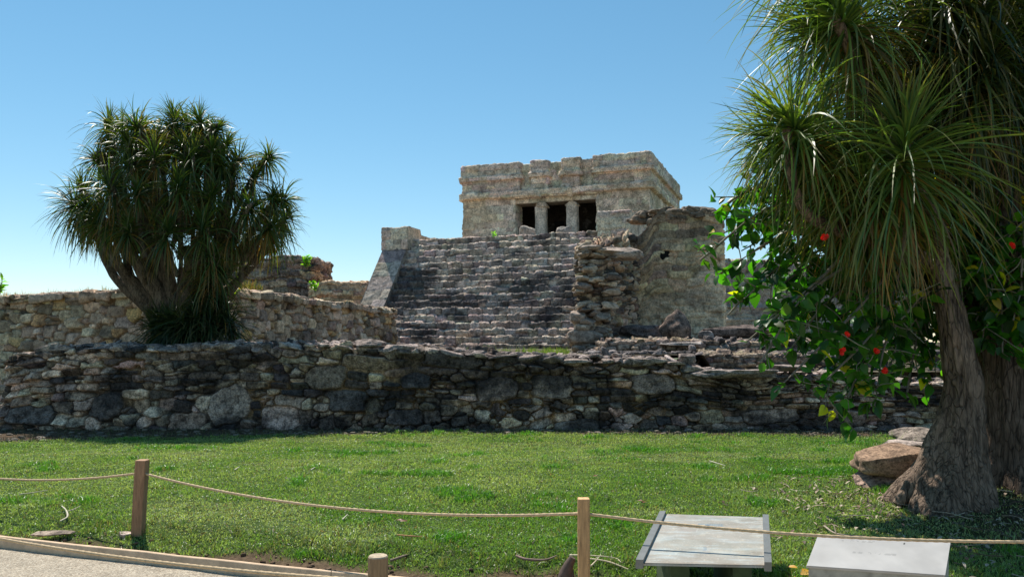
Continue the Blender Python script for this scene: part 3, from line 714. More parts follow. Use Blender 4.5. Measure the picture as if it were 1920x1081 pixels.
# clad frieze with three cornices: C-shaped, leaving the centre recessed
um0, um1 = U(972, -.15, 330), U(1113, -.15, 330)
z1a, z1b = ZZ(352, 0, 0), ZZ(341, 0, 0)
z2a, z2b = ZZ(317.5, 0, 0), ZZ(308, 0, 0)
fr = [(-.02, z1b), (.04, z1b), (.03, z2a-.02), (.05, z2a), (.17, z2a+.01), (.18, z2b), (.07, z2b+.03), (.07, ZT-.05), (.03, ZT), (-.45, ZT+.01)]
mb = MB()
wall(mb, plan_uv([(um1, .3), (um1, -.02), (0.02, -.02), (0.02, TD), (-W_-.02, TD), (-W_-.02, -.02), (um0, -.02), (um0, .3)]), fr, tseeds((.2,.34), (.35,.8)), PAL_PINK, tp_rng, res=.04, mcol=(.26,.21,.15), colfn=tcol, soft=.03, mort=.5, **TK)
part(mb, 'frieze', M_TEMPLE, castle)
for a, b_ in ((996, 1026), (1054, 1084)):
    mb = MB(); u0, u1 = U(a, -.1, 330), U(b_, -.1, 330)
    wall(mb, plan_uv([(u0, .3), (u0, -.04), (u1, -.04), (u1, .3)]), fr, tseeds((.25,.34), (.4,.7)), PAL_PINK, tp_rng, res=.04, mcol=(.26,.21,.15), colfn=tcol, soft=.03, mort=.5, **TK)
    part(mb, 'frieze_block', M_TEMPLE, castle)
# lower cornice right round
mb = MB()
wall(mb, plan_uv([(-W_-.02, TD), (-W_-.02, -.02), (0.02, -.02), (0.02, TD)]), [(-.05, z1a-.05), (.14, z1a-.03), (.18, z1a+.01), (.18, z1b), (-.06, z1b+.05)], tseeds((.2,.34), (.3,.7)), PAL_TEMPLE, tp_rng, res=.04, mcol=(.26,.21,.15), colfn=tcol, soft=.03, mort=.5,
     zf=lambda S, z: z + .03*fbm(S*.8, 0, 0, 95, 2), **TK)
part(mb, 'cornice', M_TEMPLE, castle)

# stairway
VT, ZB = -4.2, 1.25
sL, sR = U(731, VT, 445), U(1186, VT, 430)
bw = 1.12
NS = 17; rise = (PZ-ZB)/NS; run = 3.35/NS
sec = []
for k in range(NS):
    o = 3.35 - k*run; z = ZB + k*rise
    sec += [(o, z), (o-.015, z+rise*.93)]
    sec += [(o-run*.98, z+rise)] if k < NS-1 else []
sec += [(.0, PZ), (-4.3, PZ+.02)]
_, _, scum = polyl(sec)
st_rng = np.random.default_rng(33)
def sseeds(W, H):
    out = []
    for k in range(NS):
        t0 = scum[min(3*k, len(scum)-1)]; t1 = scum[min(3*k+1, len(scum)-1)]; x = -.2; hh = t1-t0
        while x < W+.2:
            ww = st_rng.uniform(.18, .6)
            if st_rng.random() < .18:
                out.append((x+ww/2, t0+hh*.25, ww/2, hh*.28, 0, 5)); out.append((x+ww/2, t0+hh*.78, ww/2, hh*.3, 0, 5))
            else: out.append((x+ww/2, t0+hh*.55, ww/2, hh*.52*st_rng.uniform(.85, 1.2), st_rng.normal()*.05, st_rng.uniform(3.5, 7)))
            x += ww
    t0 = scum[-2]; 
    out += [(a, b+t0-.1, c, d, e, f) for a, b, c, d, e, f in courses(W, H-t0, (.3,.5), (.4,.8), st_rng)]
    # tread stones
    for k in range(NS-1):
        t1 = scum[3*k+1]; x = -.2
        while x < W+.2:
            ww = st_rng.uniform(.3, .7); out.append((x+ww/2, t1+.11, ww/2, .09, 0, 5)); x += ww
    return out
def scol(S, T, V, col):
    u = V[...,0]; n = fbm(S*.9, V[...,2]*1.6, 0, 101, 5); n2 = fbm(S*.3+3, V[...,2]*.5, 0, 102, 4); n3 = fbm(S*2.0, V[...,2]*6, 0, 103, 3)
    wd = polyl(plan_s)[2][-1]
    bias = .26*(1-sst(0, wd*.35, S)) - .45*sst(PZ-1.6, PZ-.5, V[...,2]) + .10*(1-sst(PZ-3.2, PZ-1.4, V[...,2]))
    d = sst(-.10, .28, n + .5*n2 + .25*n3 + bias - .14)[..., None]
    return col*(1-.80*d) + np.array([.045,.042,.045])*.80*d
def s_zf(S, z):
    return z + .04*fbm(S*.35, 0, z*.4, 105, 3)*sst(ZB, ZB+.4, z) + .025*fbm(S*2.2, 0, z*3, 106, 2)
plan_s = plan_uv([(sL+bw-.1, VT), (sR-bw+.25, VT)])
mb = MB()
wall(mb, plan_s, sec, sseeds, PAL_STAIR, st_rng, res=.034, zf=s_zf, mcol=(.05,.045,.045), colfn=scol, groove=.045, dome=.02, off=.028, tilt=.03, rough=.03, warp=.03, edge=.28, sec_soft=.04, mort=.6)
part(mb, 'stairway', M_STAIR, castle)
# sloping balustrades and their blocks
def mass(profile, u0, u1, pal, res, mat, name, seedh=(.3,.5), seedw=(.4,.9), kw=TK, cf=None, par=castle, mcol=(.2,.17,.14)):
    """solid between u0 and u1 whose side outline is profile [(v,z)...] from front bottom, up and back"""
    mb = MB(); secp = [(VT - v, z) for v, z in profile]
    wall(mb, plan_uv([(u0, VT), (u1, VT)]), secp, lambda W, H: courses(W, H, seedh, seedw, st_rng, .15, .01, .04, (4, 8)), pal, st_rng, res=res, mcol=mcol, colfn=cf, mort=.5, **kw)
    for uu, sg in ((u0, -1), (u1, 1)):
        v0 = min(v for v, z in profile); v1 = max(v for v, z in profile)
        zb = min(z for v, z in profile); pr = sorted(profile)
        vs = np.arange(v0, v1+.001, .05); top = np.interp(vs, [a for a, b in pr], [b for a, b in pr])
        nz = 40; t = np.linspace(0, 1, nz); Vv = np.repeat(vs[:, None], nz, 1); Zz = zb + (top[:, None]-zb)*t[None]
        h = .03*fbm(Vv*3, Zz*3, uu, 7, 4) - .01
        XY = CO[None, None] + (uu+sg*h)[..., None]*eu + Vv[..., None]*ev
        f = grid_faces(len(vs), nz); 
        if sg < 0: f = f[:, ::-1]
        n = fbm(Vv*1.5, Zz*1.5, 5, 8, 4)
        col = pal(st_rng, 1)[0]*(1+.3*n)[..., None]; d = sst(.1, .4, n)[..., None]; col = col*(1-.5*d) + np.array([.05,.045,.045])*.5*d
        mb.add(np.concatenate([XY, Zz[..., None]], -1), f, col.reshape(-1, 3))
    return part(mb, name, mat, par)
slope = [(VT-3.75, ZB-.1), (VT-3.7, ZB), (VT-.55, PZ-.35), (VT-.5, PZ-.1), (VT+1.3, PZ-.1)]
for (a, b_, mat_u) in ((sL, sL+bw, 0), (sR-bw-.02, sR, 1)):
    s_ = mass(slope, a, b_, PAL_GREY, .04, M_SHRINE, 'balustrade', (.5,.9), (.5,1.1), mcol=(.25,.24,.23), kw=dict(TK, rough=.012, off=.006, groove=.012))
    ztop = ZZ(430, sL, VT) if not mat_u else ZZ(397, sR, VT)
    mass([(VT-.62, PZ-.45), (VT-.62, ztop-.03), (VT-.55, ztop), (VT+.5, ztop), (VT+.6, ztop-.22), (VT+1.5, ztop-.25), (VT+1.55, PZ-.2)], a-.06, b_+.06, PAL_PINK, .035, M_TEMPLE, 'balustrade_block', par=s_)
# pyramid body
mb = MB()
wall(mb, plan_uv([(sL+.5, TD+2), (sL+.35, VT+.6), (sR-.35, VT+.6), (sR-.2, TD+2)]), [(.9, ZB-.1), (.3, PZ-1.6), (.2, PZ-.12), (-1.0, PZ-.08)], tseeds((.25,.4), (.3,.8)), PAL_STAIR, tp_rng, res=.07, mcol=(.15,.13,.1), **TK)
part(mb, 'pyramid_body', M_STAIR, castle)
mb = MB(); mb.add([q(sL+.5,VT+1.6,PZ-.09), q(sR-.4,VT+1.6,PZ-.09), q(sR-.4,TD+2,PZ-.09), q(sL+.5,TD+2,PZ-.09)], [[0,1,2,3]], (.3,.26,.22)); part(mb, 'platform_top', M_STAIR, castle)
# sacrificial stone and small stones by the doorway
def rockthing(name, px, py, Y, size, seed, col, label, cat='rock', mat=M_RUBBLE, n=12, p=3.2, rz=0, amp=.14, rot=None):
    mb = MB(); c = P(px, py, Y); rock(mb, c, size, seed, col, n, p, rotz(rz) if rot is None else rot, amp)
    return tag(mb.build(name, mat), label, cat)
cc_ = uv(U(989, -3.2), -3.2); rockthing('altar_stone', 989, 436, cc_[1], (.62,.4,.55), 3, (.34,.31,.27), 'pale blunt stone standing before the left doorway of the temple', mat=M_TEMPLE, p=5)
cc_ = uv(U(1057, -2.4), -2.4); rockthing('stone', 1057, 436, cc_[1], (.6,.4,.5), 9, (.33,.31,.28), 'grey lump of stone at the foot of the right temple column', mat=M_TEMPLE)
cc_ = uv(U(1003, -4.25), -4.25); rockthing('stone', 1003, 454, cc_[1], (.42,.35,.4), 19, (.46,.38,.32), 'small pinkish block on the top step of the stairway')

# ------------------------------------------------------------------ ruins left and right of the pyramid
def ruin(name, pxs, Y, top, sec, label, pal, mat, seedh, seedw, parname, rag=.1, depth=2.5, skew=0., **kw):
    x0, x1 = Xat(pxs[0], Y), Xat(pxs[1], Y)
    t = empty(name, ((x0+x1)/2, Y, 1.3), label, 'ruin'); mb = MB(); g = np.random.default_rng(int(pxs[0]+999))
    pl = [(x0-.1, Y+depth), (x0, Y), (x1, Y+skew), (x1+.2, Y+skew+depth)]
    tx = np.array([Xat(a, Y) for a, b in top]); tz = np.array([Zat(b, Y) for a, b in top]); H = sec[-1][1] if False else max(z for o, z in sec)
    cp = polyl(pl)
    def zf(S, z):
        X = np.interp(S, cp[2], cp[0][:,0]); k = np.interp(X, tx, tz) + rag*fbm(S*1.6, 0, 0, 51, 4)
        return 1.2 + (z-1.2)*(k-1.2)/(H-1.2)
    wall(mb, pl, sec, lambda W, Hh: courses(W, Hh, seedh, seedw, g, .2, .02, .05, (3.5, 7)), pal, g, res=.035, zf=zf, **kw)
    part(mb, parname, mat, t); return t
zt = Zat(480, 34)
r1 = ruin('ruined_building', (405, 583), 34, [(405,492),(440,488),(455,484),(500,482),(530,478),(560,478),(580,484)], [(0,1.2),(0,zt-1.35),(.12,zt-1.32),(.12,zt-1.05),(.0,zt-1.0),(.0,zt-.9),(.14,zt-.87),(.14,zt-.62),(.02,zt-.55),(.10,zt-.35),(.14,zt-.08),(.05,zt),(-2,zt+.02)],
     'ruined building with dark horizontal mouldings behind the terrace wall', PAL_BLACKY, M_WALL, (.2,.35), (.3,.7), 'ruin_wall', .12, mcol=(.2,.16,.1), mort=.5, groove=.04, dome=.015, off=.02, tilt=.02, rough=.05, warp=.06, edge=.4)
mb = MB(); p_ = P(588, 504, 33.9); rock(mb, p_+np.array([0,.3,.08]), (.5,.9,.35), 4, (.2,.17,.14), 9, 4, None, .14); rock(mb, p_+np.array([-.12,.3,-.3]), (.4,.8,.4), 14, (.3,.25,.2), 9, 4, None, .14)
rock(mb, p_+np.array([-.25,.3,.35]), (.4,.8,.35), 24, (.2,.17,.15), 9, 4, None, .14); part(mb, 'broken_cornice', M_WALL, r1)
zt = Zat(527, 33)
ruin('ruined_building', (580, 720), 32.6, [(580,532),(600,529),(625,527),(690,527),(720,527)], [(0,1.2),(0,zt-.75),(0,zt-.62),(.1,zt-.6),(.1,zt-.35),(.02,zt-.32),(.05,zt-.03),(0,zt),(-2,zt+.02)],
     'low ruined block with a cornice tucked against the left balustrade of the pyramid', PAL_RIGHTWALL, M_UPPER, (.2,.35), (.3,.6), 'ruin_wall', .08, mcol=(.2,.16,.1), mort=.5, groove=.05, dome=.02, off=.025, tilt=.02, rough=.05, warp=.06, edge=.4)
zt = Zat(487, 27.5)
ruin('ruined_building', (1362, 1760), 27.5, [(1362,488),(1400,487),(1500,490),(1600,496),(1760,500)], [(.25,1.2),(.25,Zat(598,27.5)),(.12,Zat(597,27.5)),(.10,Zat(578,27.5)),(.16,Zat(575,27.5)),(.02,Zat(570,27.5)),(0,zt-.5),(.06,zt-.1),(0,zt),(-2,zt+.02)],
     'grey ruined platform with pale ledges at right behind the flowering shrub', PAL_GREY, M_SHRINE, (.25,.4), (.3,.7), 'ruin_wall', .10, skew=1.5, mcol=(.2,.18,.15), mort=.4, groove=.03, dome=.015, off=.02, tilt=.02, rough=.05, warp=.06, edge=.4)

# ------------------------------------------------------------------ roofless shrine with rubble wall end
shrine = empty('ruined_shrine', (*P(1200, 650, 22)[:2], 1.5), 'roofless plastered shrine with a crumbling rubble wall end in front of the stairway', 'ruin')
g = np.random.default_rng(77)
def shr(name, pl, top, H, seedh, seedw, pal, mat, zb=1.35, split=.15, ang=.05, cf=None, rag=.1, **kw):
    mb = MB(); cp = polyl(pl); tS = np.array([a for a, b in top]); tZ = np.array([b for a, b in top])
    def zf(S, z):
        k = np.interp(S, tS, tZ) + rag*fbm(S*1.8, 0, 0, 52, 4); return zb + (z-zb)*(k-zb)/(H-zb)
    wall(mb, pl, [(.05, zb-.2), (0, H-.02), (-.05, H), (-.9, H+.02)], lambda W, Hh: courses(W, Hh, seedh, seedw, g, split, .02, ang, (3, 6)), pal, g, res=.028, zf=zf, colfn=cf, **kw)
    return mb
# back wall: rubble above, plaster below
bx0, bx1 = Xat(1196, 23.8), Xat(1358, 22.6)
HB = Zat(398, 23.5)
def bcol(S, T, V, col):
    zz = V[...,2]; plz = Zat(545, 23.5) + .25*fbm(S*1.5, 0, 0, 55, 3) + .9*sst(1.6, 2.6, S) ; pl = 1-sst(-.1, .12, zz-plz)
    n = fbm(S*1.2, T*1.2, 0, 56, 5); pc = np.array([.82,.68,.48])*(1+.22*n)[..., None]
    stain = sst(.0, .5, fbm(S*1.2+5, T*1.0, 0, 57, 4) + .5*(1-sst(0, .6, zz-1.6)))[..., None]; pc = pc*(1-.5*stain) + np.array([.34,.26,.22])*.5*stain
    col = col*(1-pl[..., None]) + pc*pl[..., None]
    dk = (sst(.0,.35,fbm(S*.9, T*1.2, 2, 58, 4) + .35*sst(HB-1.2, HB-.4, zz)) * (1-pl*.6))[..., None]
    return col*(1-.42*dk) + np.array([.06,.05,.04])*.42*dk
mb = shr('b', [(bx0-.3, 23.9), (bx0, 23.8), (bx1, 22.7), (bx1+.25, 23.4)], [(0, Zat(455,23.8)), (.35, Zat(442,23.8)), (.62, Zat(425,23.7)), (.85, Zat(402,23.6)), (1.2, Zat(396,23.3)), (2.2, Zat(396,22.9)), (3.4, Zat(402,22.7))], HB, (.14,.26), (.3,.8), PAL_RIGHTWALL, M_SHRINE, cf=bcol, mcol=(.26,.20,.13), mort=.4, groove=.028, dome=.010, off=.016, tilt=.02, rough=.022, warp=.05, edge=.3)
for k in range(60):
    a = g.uniform(0, 1); x = bx0 + (bx1-bx0)*a; y = 23.8-1.1*a
    rock(mb, (x, y+g.uniform(.05,.5), HB+g.uniform(-.25,.05)), (g.uniform(.2,.6), g.uniform(.2,.5), g.uniform(.1,.25)), int(g.integers(1e6)), np.array([.22,.18,.14])*g.uniform(.6,1.3), 5, 4, rotz(g.normal()*.2)@roty(g.normal()*.15), .1)
part(mb, 'back_wall', M_SHRINE, shrine)
# dark hole in the back wall: short capped tube, its near-black colour painting the shade inside
hp = P(1247, 478, 23.47); mb = MB(); tube(mb, [hp+np.array([0,-.06,0]), hp+np.array([.1,.25,0])], [.17,.15], 6, 14, (.012,.011,.01), .05, 3); part(mb, 'painted_beam_hole', M_SHRINE, shrine)
# side wall running back from the rubble end to the back wall (we see its right face)
sx, sy = Xat(1092, 20.3), 20.3
HS = Zat(462, 20.5)
def rcol(S, T, V, col):
    n = fbm(V[...,0]*1.5, V[...,1]*1.5, V[...,2]*1.5, 59, 4); d = sst(.05, .4, n)[..., None]; return col*(1-.7*d) + np.array([.05,.045,.04])*.7*d
e0 = Xat(1082, 20.4); e1 = Xat(1142, 20.2)
mb = shr('s', [(e0+.50, 23.8), (e0+.12, 20.9), (e0+.05, 20.35), (e1-.1, 20.2), (e1+.1, 20.6), (bx0+.05, 23.9)],
     [(0, Zat(455,23)), (2.8, Zat(470,20.7)), (3.2, Zat(466,20.4)), (3.9, Zat(462,20.2)), (4.5, Zat(458,20.6)), (8, Zat(440,23.5))], HS, (.10,.24), (.18,.5), PAL_FRONT, M_SHRINE, split=.25, ang=.15, cf=rcol, rag=.15, mcol=(.22,.17,.12), mort=.6, groove=.11, dome=.05, off=.05, tilt=.06, rough=.03, warp=.05, edge=.4)
# protruding core stones on the broken end
x0_ = Xat(1070, 20.1)
z = 1.35
for k in range(120):
    z = g.uniform(1.4, HS); f = (z-1.4)/(HS-1.4)
    left = Xat(1070 + 18*f + g.uniform(0, 8), 20.1); right = Xat(1135 + 12*f, 20.1)
    x = g.uniform(left, right) if g.random() < .8 else left; s_ = g.uniform(.10, .30)
    col = np.array([[.38,.33,.27],[.30,.26,.22],[.45,.39,.32],[.2,.17,.15]][g.integers(4)])*g.uniform(.8,1.2)
    rock(mb, (x+s_*.4, 20.12+g.uniform(-.12,.25), z), (s_*1.5, g.uniform(.25,.45), s_*.62), int(g.integers(1e6)), col, 6, 4.5, rotz(g.normal()*.2)@roty(g.normal()*.12), .1)
for (px, py, w_, h_) in [(1098,632,.9,.42),(1087,655,.4,.22),(1115,655,.5,.25),(1083,592,.38,.36),(1100,601,.5,.2),(1150,470,.7,.22),(1112,464,.6,.14),(1180,475,.8,.3)]:
    p_ = P(px, py, 20.0); rock(mb, (p_[0], 20.15, p_[2]), (w_, .6, h_), px, (.34,.29,.25), 10, 4.5, roty(g.normal()*.05), .1)
part(mb, 'side_wall', M_SHRINE, shrine)

# two low courses of masonry stepping up towards the shrine
g = np.random.default_rng(404)
for (xa, xb, Ya, z0_, z1_, lab) in ((2.1, 9.5, 18.1, 1.2, 1.60, 'low masonry step of small dark stones in front of the shrine'), (3.75, 11.5, 16.1, .7, 1.33, 'low dark masonry ledge just above the right end of the retaining wall')):
    mb = MB()
    wall(mb, [(xa-.1, Ya+1.), (xa, Ya), (xb, Ya+.2), (xb+.1, Ya+1.)], [(.05, z0_), (0, z1_-.02), (-.05, z1_), (-.6, z1_+.02)], lambda W, H: courses(W, H, (.10,.17), (.16,.5), g, .15, .015, .05, (3.5,7)), PAL_BLACKY, g, res=.022,
         zf=lambda S, z: z + .07*fbm(S*1.1, 0, 0, 64, 4), mcol=(.10,.08,.06), groove=.06, dome=.02, off=.03, tilt=.05, rough=.02, warp=.03, edge=.22)
    tag(mb.build('stone_ledge', M_RUBBLE), lab, 'stone wall')
# rubble heap between the wall and the shrine
mb = MB(); g = np.random.default_rng(88)
for k in range(2200):
    x = g.uniform(1.6, 9.5); y = g.uniform(15.9, 22.5); s_ = g.uniform(.04, .13)*(1.9 if g.random() < .1 else .9)
    zc = terrZ(np.array(x), np.array(y))
    rock(mb, (x, y, float(zc)+s_*.12), (s_*1.5, s_*1.1, s_*.6), int(g.integers(1e6)), np.array([.15,.14,.135])*g.uniform(.4,1.6), 4, 4, rotz(g.uniform(0,3))@roty(g.normal()*.5), .16)
tag(mb.build('rubble_heap', M_RUBBLE), 'loose grey rubble covering the ground between the retaining wall and the shrine', 'rubble', kind='stuff')
rockthing('rock', 1270, 618, 20.2, (.95,.6,.9), 41, (.24,.19,.155), 'pointed dark rock lying at the foot of the shrine wall', p=1.35)
rockthing('rock', 1322, 632, 20.0, (.4,.35,.32), 43, (.34,.32,.3), 'grey rock beside the pointed rock under the shrine wall')
rockthing('rock', 1395, 622, 20.6, (2.4,.7,.32), 44, (.14,.115,.10), 'long low dark rock to the right of the shrine wall', p=4)
rockthing('rock', 1210, 622, 21.0, (1.3,.6,.36), 47, (.17,.15,.14), 'broad dark boulder in the corner of the shrine')
rockthing('slab', 1275, 645, 18.0, (.9,.4,.1), 45, (.44,.41,.37), 'pale flat slab catching the sun on the rubble heap', p=6)
rockthing('slab', 1375, 700, 15.0, (1.5,.7,.16), 46, (.27,.24,.21), 'long flat capstone jutting over the retaining wall right of the shrine', p=5)

# grass behind the wall at the stair foot and small plants in the masonry
mb = MB(); g = np.random.default_rng(14)
for k in range(110):
    px = 1065 - abs(g.normal())*60; Y = g.uniform(17.5, 22); p_ = np.array([Xat(px, Y), Y, float(terrZ(np.array(Xat(px,Y)), np.array(Y)))])
    tuft(mb, p_, 14, g.uniform(.08,.2), .6, g, .012, ((.12,.22,.04),(.2,.22,.08)), 3, .6)
tag(mb.build('grass_patch', M_GRASS, smooth=False), 'patch of light green grass at the foot of the stairway', 'grass', kind='stuff')

# broad leaf template
def leafgeo(mb, p, d, nrm, L, w, col, curl=.2, tipw=.0):
    """p root, d direction, nrm up normal ; arrays (n,3)"""
    n = len(p); d = d/np.linalg.norm(d, axis=1, keepdims=True); s = np.cross(d, nrm); s /= np.linalg.norm(s, axis=1, keepdims=True)+1e-6; u = np.cross(s, d)
    ts = np.array([0, .12, .35, .62, .85, 1.]); ws = np.array([.02, .55, 1., .82, .38, .0]); V = []
    for t, k in zip(ts, ws):
        ctr = p + d*(L*t)[:, None] - u*(L*curl*t*t)[:, None]; off = s*(w*.5*k)[:, None]; up = u*(w*.5*k*.28)[:, None]
        V += [ctr - off + up, ctr, ctr + off + up]
    V = np.stack(V, 1); K = V.shape[1]; b = (np.arange(n)*K)[:, None, None]
    f = np.array([[3*i+j, 3*i+j+1, 3*i+j+4, 3*i+j+3] for i in range(5) for j in range(2)])[None]
    mb.add(V.reshape(-1, 3), (b+f).reshape(-1, 4), np.repeat(col, K, 0))
def plant(name, px, py, Y, h, n, L, label, cols, seed, stem=True, cat='plant'):
    g = np.random.default_rng(seed); base = P(px, py, Y); t = empty(name, base, label, cat)
    mb = MB(); tops = []
    for k in range(max(2, n//10)):
        e = base + np.array([g.normal()*h*.22, g.normal()*h*.2, h*g.uniform(.5, 1)]); tube(mb, [base, (base+e)/2+g.normal(size=3)*h*.05, e], [h*.025, h*.012], 8, 5, (.15,.13,.06)); tops.append((base, e))
    part(mb, 'stem', M_TWIG, t); mb = MB()
    i = g.integers(len(tops), size=n); a = g.uniform(.25, 1.0, n); B = np.array([x[0] for x in tops])[i]; E = np.array([x[1] for x in tops])[i]
    p = B*(1-a[:, None]) + E*a[:, None]; d = g.normal(size=(n, 3)); d[:, 2] = np.abs(d[:, 2])*.5
    leafgeo(mb, p, d, np.tile([0,0,1.], (n,1))+g.normal(size=(n,3))*.4, L*g.uniform(.6,1.2,n), L*.5*g.uniform(.7,1.2,n), np.array(cols)[g.integers(len(cols), size=n)]*g.uniform(.7,1.3,(n,1)))
    part(mb, 'foliage', M_BLEAF, t); return t
YG = ((.25,.32,.03),(.12,.25,.03))
cc_ = uv(U(926, -4.4), -4.4); plant('plant', 927, 447, cc_[1], .35, 16, .14, 'tiny yellow green sprout on the top step below the temple', ((.45,.5,.03),(.2,.32,.03)), 1)
plant('plant', 576, 505, 33.4, .65, 90, .18, 'leafy green plant on the corner of the ruined building with dark mouldings', YG, 2)
plant('plant', 590, 548, 32.0, .5, 60, .16, 'green weed sprouting from the low ruined block', YG, 3)
plant('plant', -2, 556, 19.0, .45, 50, .16, 'bright green leaves at the left end of the terrace wall', YG, 4)
plant('plant', 437, 560, 18.1, .35, 50, .10, 'small reddish green plant on the terrace wall right of the tree trunk', ((.3,.14,.03),(.15,.2,.04),(.35,.28,.04)), 6)
plant('plant', 1455, 640, 17.5, .5, 60, .12, 'dry brown bush rooted in the rubble heap', ((.09,.09,.04),(.12,.09,.05)), 8)

# ------------------------------------------------------------------ strap-leaved trees (yucca)
UPV = np.array([0, 0, 1.])
def head(mb, p, ax, L, n, w, g, seg=5, droop=1.3, maxphi=150, dead=.12, green=((.035,.070,.020),(.055,.10,.022),(.095,.14,.03)), tipc=(.16,.13,.05), curl=.24):
    ax = np.asarray(ax, float); ax = ax/np.linalg.norm(ax)
    a1 = np.cross(ax, [0.3, .9, .2]); a1 /= np.linalg.norm(a1); a2 = np.cross(ax, a1)
    i = (np.arange(n)+g.uniform(0, 1, n))/n; phi = R(6) + R(maxphi)*i**.85 + g.normal(size=n)*.10; az = np.arange(n)*2.39996 + g.normal(size=n)*.3
    d = np.cos(phi)[:, None]*ax + np.sin(phi)[:, None]*(np.cos(az)[:, None]*a1 + np.sin(az)[:, None]*a2)
    root = p - ax*(i*L*.38)[:, None]
    Ls = L*g.uniform(.72, 1.12, n)*(.62 + .5*np.clip(i*2.2, 0, 1)); Ls = np.where(g.random(n) < .03, Ls*1.25, Ls)
    gr = np.array(green)[g.integers(len(green), size=n)]*g.uniform(.7, 1.35, (n, 1))
    bc = np.array([[.30,.15,.04],[.20,.12,.06],[.38,.22,.05]])[g.integers(3, size=n)]*g.uniform(.6, 1.2, (n, 1))
    dd = g.random(n) < dead*np.clip((i-.45)*4, 0, 2.2)
    col = np.where(dd[:, None], bc, gr); tip = np.where(g.random((n, 1)) < .5, np.array(tipc), col)
    dr = droop*g.uniform(.6, 1.3, n)*(.35 + 1.1*i)
    straps(mb, root, d, Ls, w*g.uniform(.75, 1.2, n)*np.where(dd, .7, 1), dr, seg, col, g, tip, curl)
BARKC = np.array([.19, .135, .09])
# left tree
g = np.random.default_rng(321)
TB = np.array([Xat(338, 16.9), 16.9, 1.3])
ltree = empty('yucca_tree', TB, 'tall multi-stemmed yucca with a bushy crown against the sky at left', 'tree')
heads = [(225,232,0),(272,246,.3),(330,230,-.2),(388,240,.2),(428,262,0),(182,285,.1),(238,292,-.6),(300,285,-.8),(362,290,-.7),(418,305,-.5),(152,350,.2),(205,340,-.8),(262,350,-1.1),(330,345,-1.1),(395,350,-.9),
         (140,398,.2),(188,402,-.7),(245,410,-1.1),(318,415,-1.2),(382,415,-1.1),(437,420,-.6),(500,282,.1),(478,322,0),(512,362,-.2),(545,372,.1),(470,380,-.6),(512,408,-.5),(540,400,.4),(395,470,-.9),(420,500,-.6),(425,330,-.2),(205,262,.2),(320,215,.1),(375,222,-.2),(265,228,.3),(445,300,.1),(165,380,-.5),(250,225,-.3),(300,240,.4),(355,225,.2),(405,235,-.4),(240,262,-.5),(345,262,-.5),(400,268,-.6),(130,375,-.1),(205,225,.5),
         (250,260,1.),(310,260,1.2),(370,260,1.1),(210,320,1.2),(280,330,1.4),(350,330,1.4),(180,370,1.),(250,390,1.5),(330,390,1.6),(400,400,1.4),(490,400,1.),(160,420,.8),(440,440,.9),(520,430,.7),(215,425,.5),(345,300,.3),(275,300,.3),(405,280,.5),(230,380,.1),(300,380,.2),(370,380,.1)]
mbT, mbC = MB(), MB()
crown_c = np.array([Xat(330, 16.9), 16.9, Zat(350, 16.9)])
for k, (px, py, dy) in enumerate(heads):
    p = P(px + g.normal()*4, py + g.normal()*4, 16.9+dy)
    out = p - crown_c; ax = np.array([out[0]*.32, out[1]*.32, .85]) + g.normal(size=3)*.28
    head(mbC, p + np.array([0, 0, -.08]), ax, np.clip(.71 + .14*g.normal(), .5, 1.0), 160, .031, g, 6, 2.3, 145, .32, tipc=(.22,.15,.05))
    # stem: leaves the trunk, arches out, turns up
    a = math.atan2(out[1], out[0]+1e-6); side = np.clip(out[0]/2.5, -1, 1)
    b0 = TB + np.array([side*.26+g.normal()*.07, dy*.18, 0.05])
    m1_ = TB*.72 + p*.28 + g.normal(size=3)*.05 - np.array([side*.10, 0, 0]); m2_ = TB*.42 + p*.58 + np.array([side*.05, 0, -.08]) + g.normal(size=3)*.09; tip = p - ax/np.linalg.norm(ax)*.28 + np.array([g.normal(), 0, 0])*.05
    if (k % 5 == 0) or (py > 385 and abs(px-330) > 80 and dy > -.5):
        tube(mbT, [b0, m1_, m2_, tip, p], [.17, .13, .09, .06, .04], 30, 10, BARKC*g.uniform(.8, 1.15), .02, k)
    else:
        tube(mbT, [m2_ + g.normal(size=3)*.1, (m2_+tip)/2 + g.normal(size=3)*.08, tip, p], [.06, .05, .045, .03], 14, 8, BARKC*g.uniform(.8, 1.15), .015, k)
# main trunk mass
for (x0, x1, x2, y2) in [(320,300,245,470),(335,320,300,450),(350,355,350,460),(372,400,440,480),(362,395,480,450),(310,290,215,445),(340,345,380,430)]:
    tube(mbT, [P(x0, 665, 16.8), P(x0, 600, 16.8), P(x1, 545, 16.8), P(x2, y2, 16.7)], [.24, .18, .13, .07], 40, 14, BARKC, .05, x0)
part(mbT, 'trunk', M_BARK2, ltree); part(mbC, 'crown', M_YLEAF, ltree)
mb = MB()
for (px, py, dy) in [(385,545,-.7),(410,575,-.5),(300,600,-.5),(340,600,-.75),(375,590,-.7),(405,590,-.4),(345,612,-.9),(320,600,-.8),(365,595,-.9),(425,600,-.4),(285,610,-.5),(395,600,-.8)]:
    head(mb, P(px, py, 16.9+dy), (g.normal()*.25, -.25, .8), .72, 150, .032, g, 5, 1.9, 140, .05, ((.018,.04,.014),(.03,.055,.018)))
part(mb, 'basal_foliage', M_YLEAF, ltree, 'dark green leaf tufts around the foot of the trunk')

